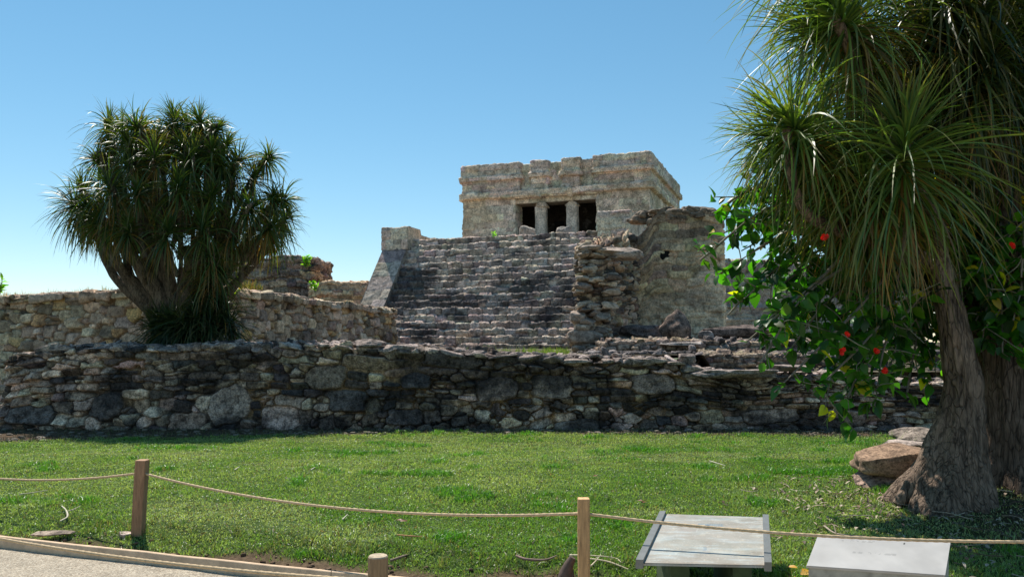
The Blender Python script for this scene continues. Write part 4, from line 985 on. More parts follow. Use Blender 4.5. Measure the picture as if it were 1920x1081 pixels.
# right tree
g = np.random.default_rng(654)
RB = np.array([Xat(1790, 7.05, 970), 7.05, .1])
rtree = empty('yucca_tree', RB, 'huge yucca tree with a flared bark trunk and drooping leaf heads at right edge', 'tree')
mbT = MB()
def flare(k1=5, ph=0., am=.30, top=.35):
    def rf(t, a, D):
        w = np.clip(1 - t/top, 0, 1)**1.5
        return 1 + w*am*(.9*np.cos(k1*a+ph) + .5*np.cos((k1+3)*a+1.3+ph)) + .06*np.cos(9*a+ph+t*5)*np.clip(1-t, .3, 1) + .035*np.cos(17*a+ph-t*7)*np.clip(1-t, .3, 1)
    return rf
def BP(px, py, Y): return P(px, py, Y)
BC = np.array([.235, .165, .12])
tube(mbT, [BP(1772, 1000, 7.0), BP(1775, 955, 7.0), BP(1785, 900, 7.0), BP(1797, 830, 7.0), BP(1805, 740, 7.0), BP(1795, 650, 7.0), BP(1777, 570, 7.0), BP(1762, 500, 7.0)], [.52, .44, .33, .22, .155, .135, .12, .10], 150, 96, BC, .03, 1, flare(5, .4, .20, .4))
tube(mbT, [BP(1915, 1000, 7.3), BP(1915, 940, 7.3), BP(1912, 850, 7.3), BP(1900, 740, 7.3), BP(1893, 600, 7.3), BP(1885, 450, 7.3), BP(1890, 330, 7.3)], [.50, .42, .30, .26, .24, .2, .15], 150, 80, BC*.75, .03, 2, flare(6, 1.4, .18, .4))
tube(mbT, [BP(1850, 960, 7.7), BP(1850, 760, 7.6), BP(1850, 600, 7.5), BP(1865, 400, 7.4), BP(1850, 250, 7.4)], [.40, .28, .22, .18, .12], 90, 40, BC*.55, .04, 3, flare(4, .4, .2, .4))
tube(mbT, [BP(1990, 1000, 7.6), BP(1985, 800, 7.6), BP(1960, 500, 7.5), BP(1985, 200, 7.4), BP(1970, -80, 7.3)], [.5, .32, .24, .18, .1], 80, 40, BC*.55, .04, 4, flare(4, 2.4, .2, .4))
# root toe on the left
tube(mbT, [BP(1680, 945, 6.95), BP(1712, 915, 6.95), BP(1745, 865, 6.98), BP(1768, 800, 7.0), BP(1785, 740, 7.02)], [.035, .09, .11, .09, .06], 60, 28, BC*1.05, .03, 5)
tube(mbT, [BP(1735, 990, 6.7), BP(1760, 935, 6.8), BP(1790, 860, 6.9)], [.08, .12, .1], 40, 24, BC, .03, 6)
tube(mbT, [BP(1835, 990, 6.7), BP(1820, 930, 6.8), BP(1810, 850, 6.9)], [.10, .12, .1], 40, 24, BC, .03, 7)
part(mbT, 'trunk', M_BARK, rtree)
mbB = MB()
RH = [(1440,255,6.8,(-.8,.1,.35),.85,220),(1525,60,6.9,(-.8,.1,.45),.95,240),(1625,345,6.5,(-.4,-.3,.6),.85,240),(1540,330,6.7,(-.5,-.3,.5),.8,220),(1590,170,7.3,(-.5,.2,.6),.8,180), # px, py, Y, axis, length, leaves
 (1560,20,6.6,(-.55,-.1,.55),1.10,330),(1475,232,6.5,(-.75,-.2,.5),.95,330),(1698,262,6.2,(-.1,-.35,.85),1.05,340),(1600,50,7.6,(-.4,.4,.8),.9,160),
 (1500,-70,7.1,(-.6,0,.7),1.0,220),(1740,60,7.0,(.1,-.2,.9),1.0,280),(1830,20,6.6,(.1,-.3,.9),1.05,300),(1900,90,6.9,(.3,-.2,.8),1.0,280),
 (1780,170,7.4,(.1,.1,1),1.0,240),(1860,230,7.9,(.2,.1,.9),1.0,260),(1930,260,7.2,(.3,-.2,.8),1.0,260),(1700,-60,7.6,(0,.3,.8),1.0,220),(1880,-60,7.4,(.1,0,.9),1.0,260),(1960,-20,6.8,(.4,-.1,.8),1.0,240),
 (1560,330,6.9,(-.5,-.2,.6),.8,220),(1610,420,6.8,(-.4,-.4,.5),.75,220),(1740,420,7.9,(.2,.4,.7),.9,200),(1820,330,8.2,(.1,.4,.8),1.0,260),(1900,400,8.4,(.2,.3,.8),1.0,240),(1530,270,7.3,(-.4,.4,.7),.8,200),
 (1660,130,7.9,(-.2,.5,.8),.95,220),(1800,90,8.2,(.1,.5,.8),1.0,240),(1950,150,8.3,(.3,.5,.8),1.0,240),(1850,120,6.5,(.1,-.5,.8),.95,240),(1790,-40,6.5,(0,-.5,.9),.95,240),(1670,340,7.3,(-.2,-.1,.8),.8,220),
 (1450,300,7.0,(-.6,.2,.4),.65,160),(1920,-20,8.3,(0,.4,.9),1.,240),(1850,180,8.8,(0,.4,.9),1.1,260),(1930,320,8.9,(0,.4,.9),1.1,260),(1760,250,8.8,(0,.4,.9),1.0,220),(1890,60,8.6,(0,.4,.9),1.1,260)]
mbC = MB()
for k, (px, py, Y, ax, L, n) in enumerate(RH):
    dk = .5 if (px > 1720) else 1.0  # darker greens on right-hand heads paint in the shade of that side
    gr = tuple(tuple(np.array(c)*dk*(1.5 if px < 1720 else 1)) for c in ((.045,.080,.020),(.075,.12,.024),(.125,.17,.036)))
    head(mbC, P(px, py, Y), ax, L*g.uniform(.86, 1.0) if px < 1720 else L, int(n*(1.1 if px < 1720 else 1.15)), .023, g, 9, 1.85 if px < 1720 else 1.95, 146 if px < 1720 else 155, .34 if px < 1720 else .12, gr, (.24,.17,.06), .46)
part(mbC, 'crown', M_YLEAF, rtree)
FK = BP(1762, 505, 7.0)
BR = [([(1762,510,7.),(1735,485,6.95),(1690,480,6.9),(1640,458,6.8),(1580,435,6.7),(1520,405,6.6),(1492,360,6.55),(1480,300,6.5),(1475,240,6.5)], [.085,.07,.055,.05,.045,.042,.038]),
 ([(1765,515,7.),(1745,440,7.0),(1700,340,6.95),(1655,250,6.85),(1625,170,6.75),(1595,90,6.65),(1562,30,6.6)], [.09,.07,.06,.055,.05,.04]),
 ([(1765,515,7.),(1760,430,6.8),(1725,360,6.5),(1700,300,6.3),(1698,262,6.2)], [.075,.055,.045,.04,.035]),
 ([(1890,340,7.3),(1870,250,7.2),(1790,130,7.1),(1720,40,7.0),(1690,-60,6.9)], [.10,.075,.06,.05,.045]),
 ([(1890,340,7.3),(1900,230,7.2),(1895,130,7.0),(1880,40,6.9),(1890,-60,6.9)], [.09,.06,.05,.045,.04]),
 ([(1890,350,7.3),(1870,290,7.0),(1830,200,6.8),(1815,110,6.7),(1825,20,6.6)], [.08,.06,.05,.045,.04]),
 ([(1700,340,7.1),(1690,240,7.3),(1700,120,7.4),(1720,0,7.3)], [.06,.05,.045,.04]),
 ([(1640,458,6.8),(1620,440,6.8),(1610,420,6.8)], [.04,.035,.03]),([(1580,435,6.7),(1560,380,6.8),(1558,330,6.9)], [.04,.035,.03]),
 ([(1850,250,7.4),(1800,150,7.5),(1760,50,7.5),(1740,-40,7.5)], [.1,.07,.05,.04]),([(1893,600,7.3),(1860,480,7.8),(1780,380,8.3),(1760,260,8.7)], [.1,.07,.05,.04]),
 ([(1960,500,7.5),(1930,380,7.3),(1935,300,7.2)], [.1,.07,.05])]
for i, (pp, rr_) in enumerate(BR):
    tube(mbB, [BP(*q_) for q_ in pp], rr_, 60, 12, BC*1.05, .015, 40+i)
part(mbB, 'branch', M_BARK2, rtree)

# ------------------------------------------------------------------ flowering broad-leaved shrub
shrub = empty('flowering_shrub', (Xat(1850, 8.4), 8.4, .1), 'broad leaved shrub with orange red flowers hanging around the right tree', 'shrub')
g = np.random.default_rng(2024)
mbS, mbL = MB(), MB()
S0 = P(1850, 880, 8.3); S1 = P(1830, 620, 8.2)
tube(mbS, [S0, (S0+S1)/2+.05, S1, P(1780, 480, 8.1)], [.10, .08, .07, .05], 30, 10, (.22,.19,.15), .02, 1)
ends = [(1335,400,7.2),(1312,488,7.0),(1350,440,7.5),(1372,372,7.6),(1345,515,7.1),(1395,560,7.2),(1400,640,6.5),(1425,680,6.4),(1452,735,6.3),(1440,600,7.3),(1470,670,7.0),(1523,738,6.4),(1560,690,7.2),(1590,745,6.6),(1640,760,6.5),
 (1500,560,7.6),(1540,620,7.5),(1600,660,7.2),(1660,700,7.0),(1690,640,7.6),(1740,680,7.4),(1715,560,7.9),(1480,470,7.7),(1430,500,7.6),(1560,470,7.9),(1620,540,7.9),(1660,460,8.2),(1500,400,7.8),(1420,420,7.8),(1560,240,8.0),(1600,190,8.2),(1530,210,8.0),(1640,260,8.3),(1700,200,8.6),
 (1600,330,8.2),(1680,350,8.4),(1520,330,8.0),(1840,480,7.0),(1800,540,7.0),(1880,470,6.9),(1915,520,6.8),(1830,600,7.0),(1860,560,6.8),(1900,600,6.8),(1840,660,7.0),(1880,660,6.8),(1920,640,6.8),(1910,690,6.8),(1950,560,6.8),(1780,470,7.4),(1800,420,7.4),(1860,420,7.3),(1930,430,7.1),(1500,640,7.4),(1390,470,7.4),(1365,590,7.5),(1620,610,7.6),(1570,560,7.5),(1455,540,7.4),(1650,600,7.5),(1700,740,7.2),(1760,620,8.0),(1790,700,8.2)]
RP, RD, RL, RC = [], [], [], []
for k, (px, py, Y) in enumerate(ends):
    e = P(px, py, Y); st_ = P(1815, 520, 8.0) if px < 1800 else P(1870, 520, 7.9)
    if py < 360: st_ = P(1780, 420, 8.2)
    dirn = e-st_; hgt = .35 + .12*np.linalg.norm(dirn) if py > 380 else .15
    mid = st_ + dirn*.42 + np.array([0, 0, hgt*.8]); m3 = st_ + dirn*.78 + np.array([0, 0, hgt*.55])
    pts = [st_, mid + g.normal(size=3)*.12, m3 + g.normal(size=3)*.08, e]
    tube(mbS, pts, [.03, .018, .012, .006], 24, 6, np.array([.17,.14,.10])*g.uniform(.8, 1.2), .008, k)
    c = spline(pts, 60)
    for j in range(9):   # twigs
        a = int(g.uniform(26, 58)); tp = c[a] + g.normal(size=3)*.20 + np.array([0, 0, -.12])
        tube(mbS, [c[a], (c[a]+tp)/2 + g.normal(size=3)*.03, tp], [.007, .005, .003], 8, 5, (.2,.18,.12))
        for _ in range(5):
            w_ = g.random(); q_ = c[a]*(1-w_)+tp*w_; RP.append(q_); RD.append((tp-c[a])/np.linalg.norm(tp-c[a])*.5 + g.normal(size=3)*.5 + np.array([0, 0, -.25])); RL.append(g.uniform(.08, .16))
    for _ in range(38):
        a = int(g.uniform(16, 60)); q_ = c[a]; RP.append(q_ + g.normal(size=3)*.02); RD.append(g.normal(size=3)*.6 + np.array([0, 0, -.3])); RL.append(g.uniform(.08, .18))
RP, RD, RL = np.array(RP), np.array(RD), np.array(RL); n = len(RP)
pal = np.array([(.035,.085,.018),(.05,.12,.02),(.07,.17,.02),(.028,.06,.018)])
col = pal[g.integers(4, size=n)]*g.uniform(.7, 1.3, (n, 1)); yl = g.random(n) < .03; col[yl] = (.55, .36, .03); yl = g.random(n) < .12; col[yl] = col[yl]*np.array([2.2, 1.6, .9])
leafgeo(mbL, RP, RD, np.tile([0, 0, 1.], (n, 1)) + g.normal(size=(n, 3))*.5, RL, RL*g.uniform(.55, .75, n), col, .25)
part(mbS, 'stem', M_TWIG, shrub); part(mbL, 'foliage', M_BLEAF, shrub)
for (px, py, Y) in [(1585,627,6.15),(1642,659,6.1),(1658,694,6.1),(1578,658,6.2),(1897,460,6.2),(1546,445,6.1),(1560,172,7.6),(1512,195,7.6)]:
    mb = MB(); c = P(px, py, Y); 
    for b_ in range(4 if py > 300 else 1):
        cc2 = c + g.normal(size=3)*.009; k = 6; a = np.arange(k)*2*math.pi/k + g.uniform(0, 1)
        d = np.stack([np.cos(a), -.6+0*a, np.sin(a)], 1)
        leafgeo(mb, np.tile(cc2, (k, 1)), d, np.tile([0, -1., .1], (k, 1)), np.full(k, .026), np.full(k, .022), np.tile([.75, .035, .015], (k, 1))*g.uniform(.8, 1.2, (k, 1)), -.2)
    part(mb, 'flower', M_FLOWER, shrub)

# ------------------------------------------------------------------ boulder and rocks by the trunk
mb = MB(); c = P(1682, 862, 7.75)
rock(mb, c, (.74, .62, .30), 71, (.24, .175, .12), 24, 9, rotz(-.2)@roty(.10), .05, .05, 4)
tag(mb.build('boulder', stone_mat('brown_boulder', 2., .5, (.62,.8), stain_scale=2., fine=.35, dist=.015)), 'brown flat topped boulder leaning against the base of the right tree', 'rock')
rockthing('rock', 1672, 897, 7.75, (.62,.55,.22), 72, (.26,.20,.16), 'pale undercut stone beneath the brown boulder', rz=.1)
rockthing('rock', 1722, 818, 9.2, (.5,.5,.18), 73, (.21,.19,.16), 'pale grey stone in the grass behind the boulder')
rockthing('rock', 1700, 836, 8.7, (.40,.4,.12), 74, (.3,.27,.24), 'flat grey stone just behind the brown boulder')
rockthing('stone', 184, 905, 8.95, (.10,.09,.05), 75, (.5,.46,.42), 'small pale stone in the lawn left of the fence post')
rockthing('stone', 100, 999, 6.42, (.30,.14,.03), 76, (.42,.36,.28), 'flat pale stone beside the timber edging at left')
rockthing('stone', 238, 1003, 6.42, (.16,.14,.07), 77, (.48,.42,.36), 'small white stone at the foot of the left fence post')
mb = MB(); g = np.random.default_rng(5)
for k in range(80):
    px = g.normal()*28 + 1672; Y = 9.3+g.normal()*.3; x = Xat(px, Y); tuft(mb, (x, Y, float(lawnZ(x, Y))+.02), 16, g.uniform(.18,.42), .45, g, .008, ((.10,.20,.04),(.17,.26,.08)), 4, .9)
tag(mb.build('grass_clump', M_GRASS, smooth=False), 'tall tuft of wild grass behind the brown boulder', 'grass', kind='stuff')

# ------------------------------------------------------------------ fences, ropes
def post_sq(px, top_py, Y, w, h, lean, label, seed, col=(.30,.17,.095)):
    p = P(px, top_py, Y); t_ = np.array([p[0], Y, p[2]]); mb = MB(); g = np.random.default_rng(seed)
    n = 24; z = np.linspace(0, 1, n); k = 10
    a = (np.arange(4*k)/(4*k))*2*math.pi + math.pi/4; rad = 1/(np.abs(np.cos(a))**10 + np.abs(np.sin(a))**10)**(1/10)
    X = np.cos(a)*rad*w/2; Y_ = np.sin(a)*rad*w/2
    zz = np.concatenate([z, [1.004]]); sc = np.concatenate([np.ones(n), [.9]])
    V = np.stack([t_[0] + X[None]*sc[:, None] + lean*(1-zz[:, None])*h, Y + Y_[None]*sc[:, None] + 0*zz[:, None], (t_[2]-h) + h*zz[:, None] + 0*X[None]], -1)
    V[..., 0] += .003*fbm(V[...,0]*60, V[...,1]*60, V[...,2]*6, seed, 3); V[..., 1] += .003*fbm(V[...,0]*60, V[...,1]*60, V[...,2]*6, seed+4, 3)
    m_ = len(zz); i = np.arange(m_*4*k).reshape(m_, 4*k); j = np.roll(i, -1, 1)
    f = np.stack([i[:-1], j[:-1], j[1:], i[1:]], -1).reshape(-1, 4); mb.add(V, f, np.array(col)); idx = np.arange(4*k)
    mb.add(np.vstack([V[-1], V[-1].mean(0)]), np.stack([idx, np.roll(idx, -1), np.full(4*k, 4*k)], -1), np.array(col)*1.4)
    return tag(mb.build('fence_post', M_WOOD, smooth=False), label, 'fence post')
GP = 'rope barrier posts along the path'
A1 = post_sq(267, 862, 6.42, .085, .72, -.03, 'dark brown wooden fence post at left of the lawn', 3)
A2 = post_sq(1094, 934, 4.87, .070, .72, 0, 'pale brown wooden fence post right of centre beside the metal sign', 4, (.48,.28,.13))
def rpost(px, py, Y, label):
    mb = MB(); p = P(px, py, Y); tube(mb, [(p[0], Y, -.1), (p[0], Y, .3), (p[0], Y, p[2]-.006)], [.046, .046, .046], 20, 28, (.27,.17,.09), .003, 5, cap=False)
    tube(mb, [(p[0], Y, p[2]-.008), (p[0], Y, p[2]-.001)], [.0455, .041], 3, 28, (.42,.33,.22), 0, 5)
    o = mb.build('fence_post', M_WOOD, smooth=True); tag(o, label, 'fence post')
    h = MB(); tube(h, [(p[0]-.047, Y-.012, p[2]-.115), (p[0]-.03, Y, p[2]-.115)], [.011, .011], 3, 10, (.03,.02,.015)); part(h, 'painted_rope_hole', M_WOOD, o); return p  # near-black plug, its colour standing for the shade in the hole
rp = rpost(709, 1040, 3.75, 'short round pale post at the bottom edge of the photo')
for o in (A1, A2): o['group'] = GP
def rope(pts_list, sags, name, label, r=.009):
    mb = MB()
    for (a, b_), sg in zip(zip(pts_list[:-1], pts_list[1:]), sags):
        a, b_ = np.array(a), np.array(b_); t_ = np.linspace(0, 1, 9)[:, None]; p = a*(1-t_) + b_*t_; p[:, 2] -= 4*sg*(t_*(1-t_))[:, 0]
        n = 260; Lr = np.linalg.norm(b_-a)
        tube(mb, p, [r, r], n, 10, (.55,.40,.24), 0, 0, lambda t, an, D: 1 + .12*np.cos(3*an + t*Lr*2*math.pi/.05), cap=True)
    return tag(mb.build(name, M_ROPE), label, 'rope')
q1 = P(266, 886, 6.42); q2 = P(1094, 962, 4.87)
q0 = np.array([-6.6, 8.05, .55]); q3 = np.array([3.75, 4.35, q2[2]-.02])
rope([q0, q1, q2, q3], [.16, .115, .075], 'barrier_rope', 'beige rope strung between the wooden posts in front of the lawn')
mb_ = post_sq(0, 0, 1, .085, .7, 0, 'dark brown wooden fence post beyond the left edge', 8) if False else None
qa = np.array([-5.3, 5.95, .53]); qb = np.array([rp[0]-.03, 3.75, rp[2]-.115])
rope([qa, qb], [.10], 'barrier_rope', 'beige rope running just above the gravel to the short round post', .0085)
# timber edging boards
def board(x0, x1, label):
    mb = MB(); n = 60; xs = np.linspace(x0, x1, n); ys = kerbY(xs); rows = []
    for (dy, dz) in ((-.018, -.04), (-.018, .076), (-.013, .082), (.013, .082), (.018, .076), (.018, -.04)):
        rows.append(np.stack([xs, ys+dy, dz + .004*fbm(xs*3, dy, 0, 6, 2) + 0*xs], 1))
    V = np.stack(rows, 1); mb.add(V, grid_faces(n, 6)[:, ::-1], (.60,.42,.27))
    for e in (0, -1): mb.add(V[e], [[0,1,2,3,4,5]] if e == 0 else [[5,4,3,2,1,0]], (.4,.3,.2))
    return tag(mb.build('timber_edging', M_PLANK), label, 'edging board')
xm = Xat(622, kerbY(-1.2), 1062)
board(-9, xm-.003, 'long timber edging board between gravel path and lawn at left')
board(xm+.003, 6, 'timber edging board starting at the joint left of the round post')

# ------------------------------------------------------------------ information signs
def quadframe(a, b, c, d):  # corners back-left, back-right, front-right, front-left
    return [np.array(v, float) for v in (a, b, c, d)]
def slab(mb, cs, th, col, u0=0, u1=1, v0=0, v1=1, lift=0., n=2):
    a, b, c, d = cs; nrm = np.cross(c-d, a-d); nrm /= np.linalg.norm(nrm)
    f = lambda u, v: (d*(1-u)+c*u)*(1-v) + (a*(1-u)+b*u)*v + nrm*lift
    pts = [f(u0, v0), f(u1, v0), f(u1, v1), f(u0, v1)]; V = pts + [p - nrm*th for p in pts]
    mb.add(V, [[0,1,2,3],[7,6,5,4],[0,4,5,1],[1,5,6,2],[2,6,7,3],[3,7,4,0]], col)
m, t, b = newmat('weathered_panel'); co = N(t, 'ShaderNodeTexCoord').outputs['Object']
n1 = N(t, 'ShaderNodeTexNoise', Scale=5., Detail=8., Roughness=.7); t.links.new(co, n1.inputs['Vector'])
mp = N(t, 'ShaderNodeMapping'); mp.inputs['Scale'].default_value = (3, 14, 3); t.links.new(co, mp.inputs[0]); n2 = N(t, 'ShaderNodeTexNoise', Scale=2., Detail=5.); t.links.new(mp.outputs[0], n2.inputs['Vector'])
n3 = N(t, 'ShaderNodeTexNoise', Scale=90., Detail=3.); t.links.new(co, n3.inputs['Vector'])
c0 = ramp(t, n1.outputs[0], [(.35, (.27,.24,.195)), (.62, (.36,.325,.275))]).outputs[0]
c0 = mixc(t, ramp(t, n2.outputs[0], [(.48, 0.), (.66, .55)]).outputs[0], c0, (.42,.47,.47))
c0 = mixc(t, ramp(t, n3.outputs[0], [(.62, 0.), (.70, .5)]).outputs[0], c0, (.62,.6,.56))
at = N(t, 'ShaderNodeAttribute', attribute_name='col').outputs['Color']
t.links.new(mixc(t, 1., c0, at, 'MULTIPLY'), b.inputs['Base Color']); b.inputs['Roughness'].default_value = .5
M_PANEL = m
cs = quadframe(P(1237, 963, 5.5), P(1441, 970, 5.5), P(1447, 1060, 4.49), P(1192, 1055, 4.49))
def planar(cs):
    a, b, c, d = cs; n = np.cross(c-d, b-d); e = np.array([0, 0, EYE]); r_ = a-e
    return [e + r_*(((d-e) @ n)/(r_ @ n)), b, c, d]
cs = planar(cs)
sg = empty('information_sign', (cs[0]+cs[2])/2 - np.array([0, 0, .37]), 'weathered sign panel with faded drawing between two metal rails beside the fence post', 'sign')
mb = MB(); slab(mb, cs, .012, (1,1,1), .03, .97, 0, 1, .0); part(mb, 'panel', M_PANEL, sg, smooth=False)
for u0, u1 in ((0, .055), (.945, 1)):
    mb = MB(); slab(mb, cs, .05, (.20,.20,.19), u0, u1, -.005, 1.005, .022); part(mb, 'rail', M_METAL, sg, smooth=False)
# faded floor plan drawing and washed-out text, printed on the panel face
def printed(mb, cs, paint, u0=0., u1=1., nu=260, nv=200):
    a, b, c, d = cs; nrm = np.cross(c-d, a-d); nrm /= np.linalg.norm(nrm)
    if nrm[2] < 0: nrm = -nrm
    U_, V_ = np.meshgrid(np.linspace(u0, u1, nu), np.linspace(0, 1, nv), indexing='ij'); u = U_[..., None]; v = V_[..., None]
    X = (d*(1-u)+c*u)*(1-v) + (a*(1-u)+b*u)*v + nrm*.003
    mb.add(X, grid_faces(nu, nv), paint(U_, V_).reshape(-1, 3))
def paint1(u, v):
    col = np.ones(u.shape + (3,)); n = fbm(u*9, v*9, 0, 701, 4); n2 = fbm(u*40, v*40, 0, 702, 3)
    def lay(m, c, k): col[:] = col*(1-(m*k)[..., None]) + np.array(c)*(m*k)[..., None]
    box_ = lambda a, b, c, d: ((u > a) & (u < b) & (v > c) & (v < d)).astype(float)
    lay(box_(.08,.9,.90,.95), (.78,.86,.86), .6)
    g_ = box_(.38,.60,.70,.80); lay(g_, (.62,.84,1.05), .55)
    lay(g_*((((u-.38)*50) % 1 < .25) | (((v-.70)*40) % 1 < .3)), (.35,.52,.72), .55)
    lay(box_(.44,.48,.73,.77), (.15,.3,.5), .7)
    for (c0, c1, w_) in (((.55, .80), .0, .012),):
        r_ = np.hypot((u-.62)/.24, (v-.62)/.26); lay((np.abs(r_-1) < .02)*(v > .6), (1.25,1.28,1.3), .6)
        lay(box_(.56,.86,.66,.672), (1.25,1.28,1.3), .5)
    lay(box_(.22,.38,.60,.66), (.82,.70,.70), .35)
    t_ = (box_(.10,.47,.14,.44) + box_(.53,.92,.14,.40)); ln = (((v*46) % 1) < .5)
    lay(t_*ln*(n2 > -.1), (.72,.86,.92), .45); lay(t_, (1.02,1.10,1.12), .5)
    lay(box_(.47,.50,.24,.31), (.45,.68,.95), .6)
    lay(sst(.25,.5,n), (1.25,1.22,1.15), .5); lay(sst(.35,.6,n2), (1.5,1.45,1.35), .5); lay(sst(.25,.6,-n), (.72,.68,.62), .5)
    lay(sst(.05, 0., v) + sst(.97, 1., u), (.75,.62,.52), .6)
    return col
mb = MB(); printed(mb, cs, paint1, .055, .945); part(mb, 'faded_print', M_PANEL, sg)
for px in (1270, 1385):
    p_ = P(px, 1066, 4.8); mb = MB(); box(mb, (p_[0], 4.95, .16), (.11, .45, .42), (.06,.085,.04)); part(mb, 'support', M_CONC, sg, smooth=False)
cs2 = quadframe(P(1533.6, 1003, 4.84), P(1782, 1017, 4.80), P(1772, 1078, 4.56), P(1512, 1060, 4.62))
cs2 = planar(cs2)
sg2 = empty('information_sign', (cs2[0]+cs2[2])/2 - np.array([0, 0, .35]), 'blank pale slab on a box shaped plinth under the rope at bottom right', 'sign')
m, t, b = newmat('pale_panel'); co = N(t, 'ShaderNodeTexCoord').outputs['Object']; n1 = N(t, 'ShaderNodeTexNoise', Scale=7., Detail=8.); t.links.new(co, n1.inputs['Vector'])
at = N(t, 'ShaderNodeAttribute', attribute_name='col').outputs['Color']; t.links.new(mixc(t, 1., ramp(t, n1.outputs[0], [(.3, (.50,.47,.44)), (.7, (.60,.565,.53))]).outputs[0], at, 'MULTIPLY'), b.inputs['Base Color']); b.inputs['Roughness'].default_value = .55
M_PALE = m
mb = MB(); slab(mb, cs2, .014, (1,1,1)); part(mb, 'panel', m, sg2, smooth=False)
mb = MB(); ins = [cs2[0]*.97+cs2[2]*.03+np.array([.03,.03,-.02]), cs2[1]*.97+cs2[3]*.03+np.array([.03,.03,-.03]), cs2[2]*.98+cs2[0]*.02-np.array([0,-.012,.016]), cs2[3]*.98+cs2[1]*.02-np.array([0,-.012,.016])]
V = ins + [np.array([p[0], p[1]+.03, -.05]) for p in ins]
mb.add(V, [[0,3,2,1],[3,7,6,2],[0,4,7,3],[1,2,6,5],[0,1,5,4]], (.42,.39,.33)); part(mb, 'plinth', M_CONC, sg2, smooth=False)
def paint2(u, v):
    col = np.ones(u.shape + (3,)); n2 = fbm(u*60, v*12, 0, 705, 3); n = fbm(u*5, v*3, 0, 706, 4)
    m_ = (((v > .84) & (v < .90) & (u > .16) & (u < .44)) | ((v > .48) & (v < .54) & (u > .30) & (u < .62)))*(n2 > .05)
    col = col*(1-.22*m_[..., None]); col = col*(1 + .12*n)[..., None]
    d_ = np.hypot((u-.66)*4, (v-.88)) < .03; return np.where(d_[..., None], .15, col)
mb = MB(); printed(mb, cs2, paint2); part(mb, 'faded_print', M_PALE, sg2)

# ------------------------------------------------------------------ litter on the lawn
def twig(pix, Y0, Y1, r, col, label, name='twig'):
    mb = MB(); n = len(pix); pts = []
    for i, (px, py) in enumerate(pix):
        Yy = Y0 + (Y1-Y0)*i/(n-1)
        # drop onto the lawn: find depth where the pixel ray meets the grass
        Yg = Yy
        for _ in range(25):
            p = P(px, py, Yg); zz = float(lawnZ(p[0], Yg))+.035; Yg = (EYE-zz)/((EYE-p[2])/Yg)
        pts.append(P(px, py, Yg))
    tube(mb, pts, [r, r*.9, r*.5], 30, 6, col, r*.4, 2)
    return tag(mb.build(name, M_TWIG), label, 'twig')
twig([(113,976),(126,968),(124,956),(116,948)], 7, 7.3, .008, (.55,.48,.36), 'pale curved twig on the grass left of the dark fence post')
twig([(126,958),(140,953),(151,947)], 7, 7.3, .004, (.45,.38,.28), 'thin side twig touching the pale curved twig')
twig([(36,926),(60,923),(90,918)], 8, 8.2, .006, (.5,.44,.3), 'straight straw coloured stick near the left edge of the lawn')
twig([(583,880),(591,875)], 10, 10, .006, (.55,.5,.38), 'short dry stalk on the lawn above the sagging rope')
twig([(440,880),(449,874)], 10, 10, .006, (.55,.5,.38), 'tiny dry stalk on the lawn right of the dark fence post')
twig([(642,973),(652,963)], 7, 7, .005, (.6,.55,.42), 'short dry stalk just under the lowest part of the rope')
twig([(745,1002),(770,1004),(792,1005)], 6, 6, .006, (.42,.20,.08), 'orange brown sliver of bark on the grass above the round post')
twig([(1068,1040),(1090,1040),(1130,1042),(1155,1046),(1164,1053)], 5.5, 5.5, .006, (.60,.50,.33), 'long bent straw behind the pale fence post')
twig([(1104,1046),(1140,1052),(1178,1066)], 5.5, 5.3, .006, (.60,.50,.33), 'straight straw pointing from the pale fence post to the metal sign')
twig([(1108,1060),(1118,1050),(1126,1040)], 5.5, 5.5, .006, (.55,.45,.3), 'short straw crossing the long bent straw')
twig([(968,1041),(985,1047),(1010,1049),(1028,1047),(1043,1041)], 5.6, 5.6, .009, (.24,.16,.12), 'dark wavy stick on the grass left of the pale fence post')
twig([(732,1050),(750,1044),(768,1038)], 5.6, 5.6, .010, (.2,.14,.1), 'dark root poking from the soil right of the round post')
twig([(1330,863),(1360,872)], 10, 10, .006, (.5,.45,.35), 'thin dry stalk on the right part of the lawn')
twig([(1545,985),(1570,1000),(1620,1004)], 6, 6, .008, (.34,.27,.2), 'grey brown stick on the grass behind the pale slab')
g = np.random.default_rng(15)
def deadleaf(px, py, L, col, label, name='dead_leaf'):
    Yg = 7.
    for _ in range(25):
        p = P(px, py, Yg); zz = float(lawnZ(p[0], Yg))+.035; Yg = (EYE-zz)/((EYE-p[2])/Yg)
    p = P(px, py, Yg); mb = MB(); n = 2
    leafgeo(mb, np.tile(p, (n, 1))+g.normal(size=(n,3))*.01, np.array([[1,.3,.25],[-.9,.5,.2]]), np.tile([.1,-.3,1.], (n,1)), np.full(n, L), np.full(n, L*.55), np.tile(col, (n, 1)), .3)
    return tag(mb.build(name, M_FLOWER), label, 'leaf')
deadleaf(754, 977, .06, (.20,.06,.02), 'curled red brown leaf on the lawn under the rope')
deadleaf(1116, 891, .05, (.22,.05,.02), 'small rusty leaf on the lawn above the pale fence post')
deadleaf(1202, 942, .05, (.22,.05,.02), 'small rusty leaf on the grass above the metal sign')
deadleaf(1500, 1066, .07, (.75,.40,.05), 'bright yellow orange leaf beside the left side of the pale slab')
deadleaf(1496, 1076, .08, (.70,.42,.10), 'pale orange curled leaf at the bottom edge beside the slab')
deadleaf(1590, 962, .05, (.35,.40,.04), 'yellow green leaf on the grass in front of the boulder')
mb = MB(); n = 1500
X = 4.1 + g.normal(size=n)*.95; Y = 6.1 + g.normal(size=n)*1.0; X[:500] = 3.1 + g.normal(size=500)*.45; Y[:500] = 7.2 + g.normal(size=500)*.6
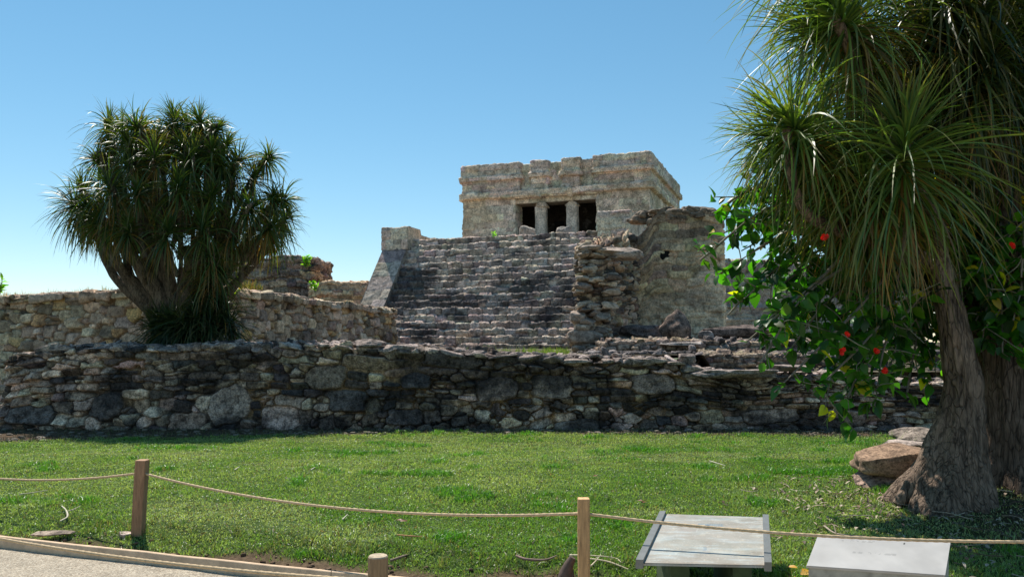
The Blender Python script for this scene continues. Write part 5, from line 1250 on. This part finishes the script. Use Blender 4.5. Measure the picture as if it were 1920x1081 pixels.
k = Y > kerbY(X)+.3; X, Y = X[k], Y[k]; n = len(X)
d = g.normal(size=(n, 3)); d[:, 2] *= .25
lc = np.array([(.32,.24,.17),(.16,.10,.06),(.42,.34,.25),(.10,.07,.05)])[g.integers(4, size=n)]
leafgeo(mb, np.stack([X, Y, lawnZ(X, Y)+.025], 1), d, np.tile([0,0,1.], (n,1)), g.uniform(.03,.09,n), g.uniform(.008,.03,n), lc, .3)
for k in range(160):
    x, y = 4.0+g.normal()*.9, 6.2+g.normal()*.9
    if y < kerbY(x)+.3: continue
    p = np.array([x, y, float(lawnZ(x, y))+.03]); e = p + np.array([g.normal()*.18, g.normal()*.12, g.uniform(-.01,.03)])
    tube(mb, [p, (p+e)/2+g.normal(size=3)*.015, e], [.004, .003, .002], 6, 4, lc[k % len(lc)])
tag(mb.build('leaf_litter', M_TWIG, smooth=False), 'dry brown leaf litter and straw on the shaded ground around the right tree', 'leaf litter', kind='stuff')
# withered grass and clods on the bare strip below the wall
mb = MB(); g = np.random.default_rng(616)
for k in range(2600):
    x = g.uniform(-10.5, 9.5); ya = float(soilEdge(x))-.25; yb = float(wallY(x))-.12; y = ya + (yb-ya)*g.random()**1.3
    tuft(mb, (x, y, float(lawnZ(x, y))), 7, g.uniform(.03,.09), .9, g, .010, ((.13,.10,.055),(.08,.075,.035),(.20,.16,.09),(.07,.10,.03)), 2, 1.0)
for k in range(500):
    x = g.uniform(-10.5, 9.5); ya = float(soilEdge(x)); y = ya + (float(wallY(x))-.1-ya)*g.random(); s_ = g.uniform(.02,.09)
    rock(mb, (x, y, float(lawnZ(x, y))+s_*.1), (s_*1.4, s_, s_*.6), int(g.integers(1e6)), np.array([.14,.11,.08])*g.uniform(.5,1.6), 3, 4, None, .15)
tag(mb.build('withered_grass', M_TWIG, smooth=False), 'withered brown grass and clods on the bare strip below the retaining wall', 'grass', kind='stuff')
# stub of root beside the pale post
stp = P(1062, 1081, 4.95); mb = MB()
tube(mb, [P(1058, 1110, 4.95), P(1060, 1080, 4.95), P(1066, 1060, 4.95), P(1074, 1044, 4.95)], [.05, .04, .028, .018], 24, 14, (.10,.065,.05), .012, 9)
tube(mb, [P(1072, 1068, 4.95), P(1074, 1085, 4.93), P(1080, 1110, 4.93)], [.012,.012,.01], 10, 8, (.10,.065,.05), .004, 9)
tag(mb.build('root_stub', M_TWIG), 'dark broken root stub standing beside the pale fence post', 'stump')
# clods of earth on the eroded bank behind the edging
mb = MB()
for k in range(170):
    x = g.uniform(-3.6, .9); y = float(kerbY(x)) + .06 + abs(g.normal())*.12; s_ = g.uniform(.008, .034)
    rock(mb, (x, y, float(lawnZ(x, y))+s_*.2), (s_*1.3, s_, s_*.8), int(g.integers(1e6)), np.array([.15,.10,.065])*g.uniform(.6,1.5), 3, 3, None, .15)
tag(mb.build('soil_clods', M_SOIL), 'loose brown earth along the eroded edge of the lawn', 'soil', kind='stuff')
# overhanging rough grass fringe on the bank
mb = MB()
for k in range(260):
    x = g.uniform(-3.9, 2.2); y = float(kerbY(x)) + .30 + g.uniform(0, .35)
    tuft(mb, (x, y, float(lawnZ(x, y))), 10, g.uniform(.05,.12), .8, g, .006, ((.08,.15,.03),(.22,.20,.10),(.12,.18,.05)), 3, 1.2)
tag(mb.build('grass_fringe', M_GRASS, smooth=False), 'ragged grass fringe hanging over the earth bank behind the timber edging', 'grass', kind='stuff')
